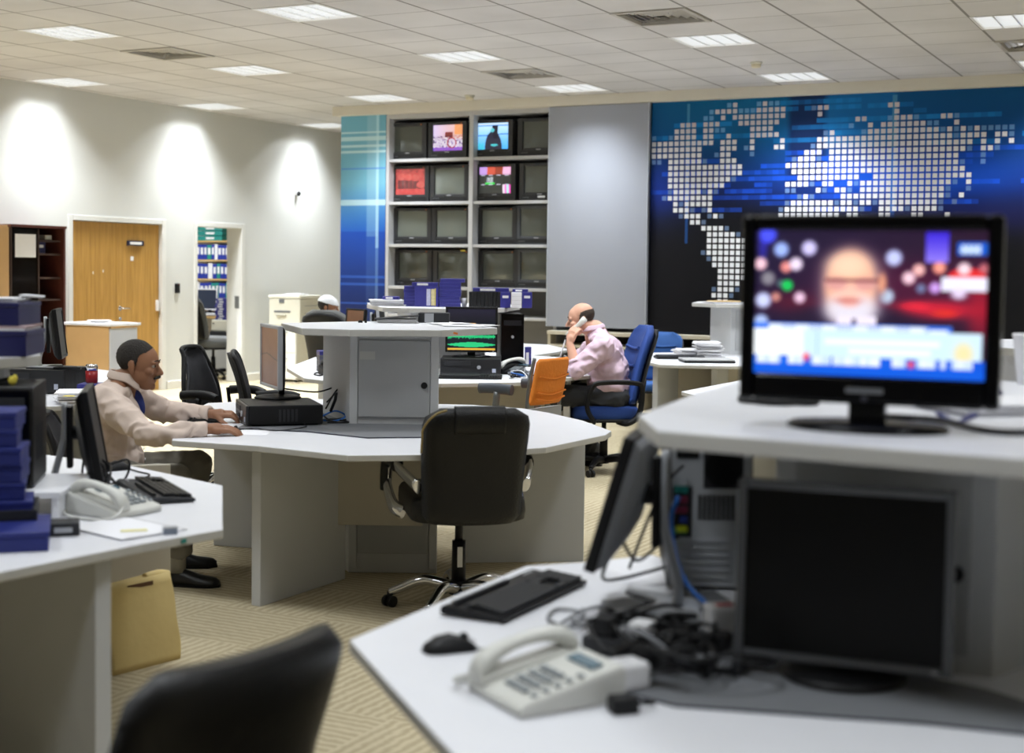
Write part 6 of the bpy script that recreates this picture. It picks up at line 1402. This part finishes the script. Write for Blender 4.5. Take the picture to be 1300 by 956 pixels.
# ================= near workstation with the large television =================
def im_news(x, y):
    px, py = 75+1140*x, 50+735*(1-y)
    c = mixc((30, 22, 52), (40, 20, 44), x)
    def add(c, cx, cy, rx, ry, k, a=1.0, hard=6):
        d = math.hypot((px-cx)/rx, (py-cy)/ry)
        w = a/(1+math.exp(min(50, (d-1)*hard))); return mixc(c, k, w)
    c = add(c, 900, 330, 420, 110, (84, 20, 52), .8, 3)
    c = add(c, 990, 440, 200, 40, (214, 30, 54), .9, 4); c = add(c, 880, 430, 70, 22, (240, 40, 60), .9); c = add(c, 1020, 458, 60, 18, (230, 50, 40), .9)
    c = add(c, 1190, 430, 60, 140, (170, 22, 46), .8, 4); c = add(c, 280, 420, 130, 50, (92, 22, 44), .8, 3)
    c = add(c, 110, 130, 22, 70, (44, 40, 170), .8)
    for cx, cy, r, k in ((135, 72, 42, (74, 84, 255)), (205, 148, 36, (160, 186, 255)), (348, 140, 36, (214, 206, 255)), (100, 222, 30, (255, 206, 220)), (232, 237, 27, (240, 146, 140)), (282, 222, 32, (244, 226, 250)), (140, 297, 34, (134, 130, 140)), (205, 322, 18, (80, 104, 110)), (240, 332, 26, (24, 208, 92)), (117, 410, 38, (206, 214, 255)), (182, 392, 22, (204, 136, 126)), (305, 393, 27, (238, 200, 226)), (108, 522, 36, (180, 204, 255)), (770, 186, 38, (198, 206, 255)), (738, 378, 34, (196, 220, 246)), (845, 285, 30, (252, 210, 224)), (892, 245, 28, (252, 190, 186)), (990, 232, 29, (255, 160, 140)), (1200, 236, 24, (196, 106, 116)), (905, 336, 22, (110, 120, 160)), (972, 332, 26, (206, 160, 240))):
        c = add(c, cx, cy, r, r, k, 1, 9)
    if 925 < px < 1032 and 62 < py < 205: c = mixc(c, mixc((60, 40, 226), (150, 130, 255), (py-62)/143), .92)
    if 1072 < px < 1214 and 108 < py < 172: c = (20, 92, 206)
    if 1085 < px < 1180 and 122 < py < 166 and ((px-1085) % 24 > 6 or abs(py-144) < 8): c = (206, 228, 252)
    if abs((px-1120)/90)**2+((py-282)/48)**2 < 1: c = (226, 44, 46)
    if 1004 < px < 1216 and 282 < py < 346: c = (236, 234, 255)
    c = add(c, 1085, 360, 36, 24, (230, 214, 244), 1); c = add(c, 1107, 238, 30, 30, (255, 222, 232), 1, 9)
    # man with white beard and glasses
    if py > 430: c = add(c, 575, 560, 330, 150, (34, 22, 46), 1, 8)
    c = add(c, 565, 330, 160, 182, (120, 100, 118), .95, 9)
    c = add(c, 715, 312, 20, 48, (224, 150, 120), 1)
    c = add(c, 560, 330, 130, 178, (250, 184, 152), 1, 12)
    c = add(c, 545, 225, 95, 60, (255, 214, 184), .9, 4)
    c = add(c, 565, 450, 128, 84, (226, 222, 236), 1, 7); c = add(c, 555, 372, 60, 52, (250, 196, 176), .9, 5); c = add(c, 550, 404, 62, 16, (196, 110, 104), .8, 5); c = add(c, 560, 425, 40, 12, (240, 170, 160), .7, 5)
    for ex in (490, 632): c = add(c, ex, 318, 54, 34, (214, 150, 150), .8, 8)
    if abs(py-300) < 9 and 430 < px < 700: c = mixc(c, (110, 52, 60), .8)
    if 500 < px < 690 and 482 < py < 545: c = (238, 228, 246)
    if abs(px-580) < 12 and 495 < py < 545: c = (70, 60, 90)
    # banner
    if 522 < py < 740 and px > 60:
        if py < 580:
            if px < 1055: c = (58, 120, 236)
            if 150 < px < 940 and 532 < py < 566 and (px*.11) % 1.9 > .35: c = (234, 244, 255)
            if 950 < px < 1040 and 540 < py < 592: c = (240, 246, 255)
        if 556 < py < 722:
            e = 1200
            if px < e: c = mixc((250, 254, 255), (196, 228, 252), abs((px-150)/900)) if px < 330 else (206, 234, 252)
            if 440 < px < 1000 and abs(py-612) < 14: c = (238, 250, 255)
            if 560 < px < 960 and abs(py-662) < 12: c = (242, 252, 255)
            if abs(px-400) < 3: c = (150, 190, 236)
            c = add(c, 1115, 655, 44, 52, (246, 224, 160), .9, 5)
        if py > 690:
            c = mixc((30, 104, 226), (12, 84, 214), x)
            q = (px*.013+noise.noise(V((px*.02, 0, 5)))*.6) % 1
            if py < 736 and (90 < px < 210 or 250 < px < 330 or 370 < px < 470 or 478 < px < 715 or 775 < px < 840 or 895 < px < 985 or 1005 < px < 1035 or 1060 < px < 1160): c = mixc((240, 246, 255), (130, 176, 244), .5*q)
    if py >= 738: c = (10, 90, 220)
    c = add(c, 345, 696, 16, 20, (250, 90, 110), 1); c = add(c, 866, 717, 16, 18, (250, 80, 100), 1)
    return c
tvp = ST(1098, 546, CNT)
TV = thing('television', 'large black flat television with a lit news picture of a bearded man', 'television', S(tvp[0], tvp[1], CNT), YAW-.40)
w, h, z0 = .488, .362, .05
fm = MB(); bl, bt, bb = .028, .03, .054
zc = z0+h/2
fm.b2((-w/2, -.02, z0), (-w/2+bl, .03, z0+h)).b2((w/2-bl, -.02, z0), (w/2, .03, z0+h)).b2((-w/2+bl, -.02, z0+h-bt), (w/2-bl, .03, z0+h)).b2((-w/2+bl, -.02, z0), (w/2-bl, .03, z0+bb))
fm.build('bezel', BLKG, TV, bevel=.009, seg=4)
MB().rings([[(sx*(w/2-a), y, zc+sz*(h/2-a)) for sx, sz in ((-1, -1), (1, -1), (1, 1), (-1, 1))] for a, y in ((.004, .03), (.03, .06), (.1, .085), (.11, .087))], sm=False).build('back_shell', BLK, TV, bevel=.006)
picture('screen', w-2*bl, h-bt-bb, 190, 120, im_news, attr_mat('tv_picture', 2.3, .12, .5), TV, (0, -.012, z0+bb+(h-bt-bb)/2))
MB().b2((-.035, -.0225, z0+.022), (.035, -.0195, z0+.032)).build('badge', MIDG, TV); MB().cyl((0, -.0195, z0+.012), (0, -.0225, z0+.012), .006, n=14).build('lamp', mat('tv_lamp', (60, 60, 70), .3), TV)
MB().b2((-.035, .01, .012), (.035, .045, z0+.02)).build('neck', BLKG, TV, bevel=.006)
MB().lathe([(.001, 0), (.98, 0), (1, .006), (.94, .012), (.25, .02), (.001, .02)], n=48).move(M.Translation((0, .02, 0)) @ M.Diagonal((.155, .105, 1, 1))).build('foot', BLKG, TV)
r = random.Random(9)
def coil(name, label, c, R, r_, m, turns=3, h=.012):
    pts = [V((c.x+R*(1+.07*math.sin(a*.7))*math.cos(a), c.y+R*.8*math.sin(a), c.z+.006+h*(.5+.5*math.sin(a*1.3+1))*(a/(2*PI*turns)))) for a in [2*PI*turns*i/(turns*18) for i in range(turns*18+1)]]
    return cable(name, label, pts, r_, m, 2)
coil('cable', 'coil of black cable lying on the high counter beside the large television', at(988, 512, CNT), .085, .006, BLK, 3)
cable('cable', 'black power cable running along the high counter in front of the white papers', [at(u, v, CNT)+V((0, 0, .007)) for u, v in ((1120, 533), (1180, 536), (1215, 543), (1260, 552), (1310, 553), (1380, 545))], .006)
cable('cable', 'blue cable curling beside the foot of the large television', [at(u, v, CNT)+V((0, 0, .006)) for u, v in ((1190, 528), (1215, 540), (1228, 534), (1255, 526), (1320, 524))], .005, mat('navy_cable', (26, 36, 110), .5))
s_, tt = ST(1290, 528, CNT); paper_stack('paper_pile', 'white papers on the high counter behind the large television', S(s_, tt+.1, CNT), YAW+.2, 5, .3, .22, .005)
s_, tt = ST(1270, 512, CNT); t = thing('tape_case', 'dark navy case behind the large television on the high counter', 'tape case', S(s_-.05, tt+.12, CNT), YAW-.3); MB().b2((-.12, -.06, 0), (.09, .06, .026)).build('shell', TAPD, t, bevel=.003); MB().b2((-.118, -.061, .012), (.0885, .058, .0145)).build('lid_seam', BLK, t)
s_, tt = ST(1304, 488, CNT); t = thing('paper_cup', 'tall white paper cup at the picture edge on the high counter', 'cup', S(s_, tt, CNT)); MB().lathe([(.001, 0), (.026, 0), (.042, .135), (.044, .138), (.041, .14), (.038, .134), (.024, .006), (.001, .006)], n=28).build('cup', PAPER, t)
# on the worktop
p = at(657, 762); keyboard('black keyboard on the near white worktop beside the black mouse', p, YAW+1.10)
p = at(571, 826); mouse('black mouse on the near white worktop, close to the keyboard', p, YAW-1.2)
cable('cable', 'thin mouse cable on the near white worktop', [p+V((.05, .02, .006))]+[at(u, v)+V((0, 0, .004)) for u, v in ((620, 826), (650, 820), (700, 800), (740, 775))], .003, GRYC)
lcd('monitor turned away with silver back and bent silver stand, on the near worktop', S(.258, 3.25, MT), YAW-1.80, .385, .31, .262, .28, 'column', frame=BLK, back=SILV, off=.10)
lcd('black square monitor facing the camera, switched off', S(.633, 2.66, MT), YAW-.36, .405, .345, .203, .04, 'disc', frame=mat('bezel_grey', (92, 94, 98), .35), screen=LCDOFF)
t = phone('beige desk phone with small blue display, near the mouse on the near worktop', S(.07, 2.56, TOP), YAW-1.05)
paper_stack('paper_sheets', 'white sheets beyond the bent silver monitor stand', at(822, 726), YAW+.4, 2, .21, .297, .002, .02)
# computer seen from behind
T = thing('tower_computer', 'tower computer seen from behind with fan grille and sockets, under the high counter', 'computer', S(.49, 3.44, TOP), YAW-.06)
REAR = mat('rear_plate_metal', (172, 175, 178), .4, metal=.15)
w, h, d = .205, .375, .43
MB().b2((-w/2, .002, .006), (w/2, d, h)).build('case', BLK, T, bevel=.005)
MB().b2((-w/2+.006, -.002, .01), (w/2-.004, .003, h-.006)).build('rear_plate', REAR, T, bevel=.002)
fg = MB()
for q in (.012, .022, .032, .042): fg.lathe([(q, -.006), (q+.004, -.006), (q+.004, -.002), (q, -.002)], n=26, rot=M.Rotation(PI/2, 3, 'X'), c=(.03, -.008, h-.075))
for q in range(4): fg.box((.03, -.0055, h-.075), (.09, .003, .004), ry=q*PI/4)
fg.build('fan_grille', BLK, T); MB().b2((-.018, -.0032, h-.123), (.078, -.0018, h-.027)).build('fan_opening', DKG, T)
MB().b2((-.085, -.006, h-.05), (-.03, -.001, h-.015)).build('power_socket', BLK, T, bevel=.004)
vg = MB()
for a in range(8):
    for b_ in range(6): vg.b2((-.03+a*.0115, -.004, h-.2+b_*.0105), (-.0215+a*.0115, -.0018, h-.192+b_*.0105))
vg.build('vent_holes', BLK, T)
MB().b2((-.092, -.005, h-.25), (-.045, -.0018, h-.12)).build('socket_plate', DKG, T)
for k, (z, m) in enumerate(((h-.135, TEAL), (h-.16, mat('port_maroon', (116, 34, 62), .4)), (h-.185, mat('port_maroon', (116, 34, 62), .4)), (h-.21, mat('port_blue', (40, 60, 150), .4)), (h-.235, mat('port_green', (60, 130, 70), .4)))): MB().b2((-.088+.012*(k % 2), -.012, z), (-.056, -.004, z+.017)).build('socket', m, T, bevel=.002)
MB().b2((-.082, -.03, h-.228), (-.056, -.01, h-.214)).build('plug', mat('plug_yellow', (214, 226, 30), .4), T, bevel=.003)
for k in range(6): MB().b2((-.075, -.006, .03+.018*k), (.05, -.0018, .041+.018*k)).build('slot_cover', SILV if k % 2 else REAR, T)
# power strip, adapters and the nest of cables
t = thing('power_strip', 'black power strip full of plugs under the nest of cables', 'power strip', S(.31, 2.78, MT), YAW-.5)
MB().b2((-.17, -.03, 0), (.17, .03, .035)).build('body', DKG, t, bevel=.006)
for k in range(4): MB().b2((-.15+.08*k, -.024, .035), (-.105+.08*k, .024, .075)).build('plug', BLK if k != 1 else WHT, t, bevel=.006)
for lb, s_, tt, a, sz, nm in (('white power adapter lying at the near edge of the cable nest', .215, 2.60, .5, (.085, .06, .05), 'power_adapter'), ('white power adapter with a red mark, beyond the cable nest', .47, 3.02, .25, (.09, .065, .06), 'power_adapter')):
    t = thing(nm, lb, 'power adapter', S(s_, tt, MT), YAW+a); MB().b2((-sz[0]/2, -sz[1]/2, 0), (sz[0]/2, sz[1]/2, sz[2])).build('body', WHT, t, bevel=.008)
    MB().b2((-sz[0]*.3, -sz[1]*.3, sz[2]), (sz[0]*.1, sz[1]*.1, sz[2]+.0008)).build('print_mark', mat('red_print', (190, 40, 60), .5) if 'red' in lb else PAPERB, t); MB().cyl((sz[0]/2, 0, sz[2]*.4), (sz[0]/2+.025, 0, sz[2]*.4), .006, n=10).build('lead', GRYC, t)
names = ['thickest', 'topmost', 'outermost', 'innermost', 'palest', 'longest', 'loosest', 'lowest', 'shortest', 'tightest', 'flattest', 'curliest', 'nearest', 'straightest']
for k in range(14):
    cx, cy = r.uniform(.24, .38), r.uniform(2.62, 2.9); R_ = r.uniform(.05, .1); ph = r.uniform(0, 6)
    pts = [S(cx+R_*1.1*math.cos(ph+a)*(1+.2*math.sin(2*a)), cy+R_*.8*math.sin(ph+a), MT+.012+.07*abs(math.sin(a*.5+ph))*r.uniform(.6, 1.2)) for a in [i*.75 for i in range(11)]]
    m = GRYC if k in (4, 9) else BLK
    cable('cable', f"{'grey' if m is GRYC else 'black'} cable in the nest by the switched-off monitor, the {names[k]} of the tangle", pts, .0058 if k == 0 else .0046, m, 5, group='cables in the nest')
cable('cable', 'bright blue network cable hanging down the back of the tower computer', [S(.405, 3.38, .98), S(.385, 3.36, .92), S(.40, 3.28, .82), S(.45, 3.2, .765), S(.52, 3.1, .76), S(.50, 2.98, .758)], .006, BLUEC)
for k, (lb, pts, m) in enumerate((('black cable from the turned-away monitor to the tower computer', [S(.26, 3.22, .90), S(.30, 3.3, .84), S(.36, 3.40, .86), S(.41, 3.42, .92)], BLK), ('second black cable hanging under the turned-away monitor', [S(.24, 3.24, .88), S(.22, 3.3, .80), S(.27, 3.42, .77), S(.38, 3.42, .80)], BLK), ('black cable curving from the upper back of the tower computer', [S(.42, 3.42, 1.05), S(.37, 3.40, 1.0), S(.33, 3.42, .9), S(.3, 3.5, .78)], BLK), ('black cable crossing the grey mat before the bent silver stand', [S(.17, 2.95, .75), S(.26, 3.0, .755), S(.36, 3.1, .753), S(.45, 3.12, .755)], BLK), ('grey cable crossing the grey mat towards the keyboard', [S(.2, 3.0, .752), S(.14, 3.1, .75), S(.2, 3.2, .752), S(.27, 3.16, .754)], GRYC), ('white coiled cable beside the keyboard on the near worktop', [S(.13, 3.05, .745), S(.17, 3.15, .75), S(.11, 3.2, .746), S(.09, 3.1, .746), S(.15, 3.02, .75), S(.2, 3.1, .753)], GRYC))):
    cable('cable', lb, pts, .0042, m)
t = thing('plug', 'black square plug at the near edge of the grey mat', 'plug', S(.205, 2.47, TOP), YAW+.3); MB().b2((-.025, -.02, 0), (.025, .02, .03)).build('body', BLK, t, bevel=.005); MB().cyl((.025, 0, .015), (.06, 0, .012), .005, n=10).build('lead', BLK, t)
# ================= camera, sky and look =================
w = bpy.data.worlds.new('World'); scene.world = w; w.use_nodes = True
w.node_tree.nodes['Background'].inputs[0].default_value = (.5, .5, .5, 1); w.node_tree.nodes['Background'].inputs[1].default_value = .02
cd = bpy.data.cameras.new('Camera'); cam = bpy.data.objects.new('Camera', cd); COL.objects.link(cam); scene.camera = cam
cd.sensor_width = 36; cd.sensor_fit = 'HORIZONTAL'; cd.lens = FPX/1300*36; cd.shift_y = -45/1300; cd.clip_start = .05; cd.clip_end = 100
mw = M((( _r2.x, _u2.x, -_f.x, 0), (_r2.y, _u2.y, -_f.y, 0), (_r2.z, _u2.z, -_f.z, EYE), (0, 0, 0, 1)))
cam.matrix_world = mw
cd.dof.use_dof = True; cd.dof.focus_distance = 8.2; cd.dof.aperture_fstop = 2.4
vs = scene.view_settings; scene.display_settings.display_device = 'sRGB'
vs.view_transform = 'Standard'; vs.look = 'None'; vs.gamma = 1; vs.use_curve_mapping = False; vs.exposure = -0.93
try:
    scene.cycles.use_denoising = True; scene.cycles.max_bounces = 8; scene.cycles.diffuse_bounces = 5
except Exception: pass
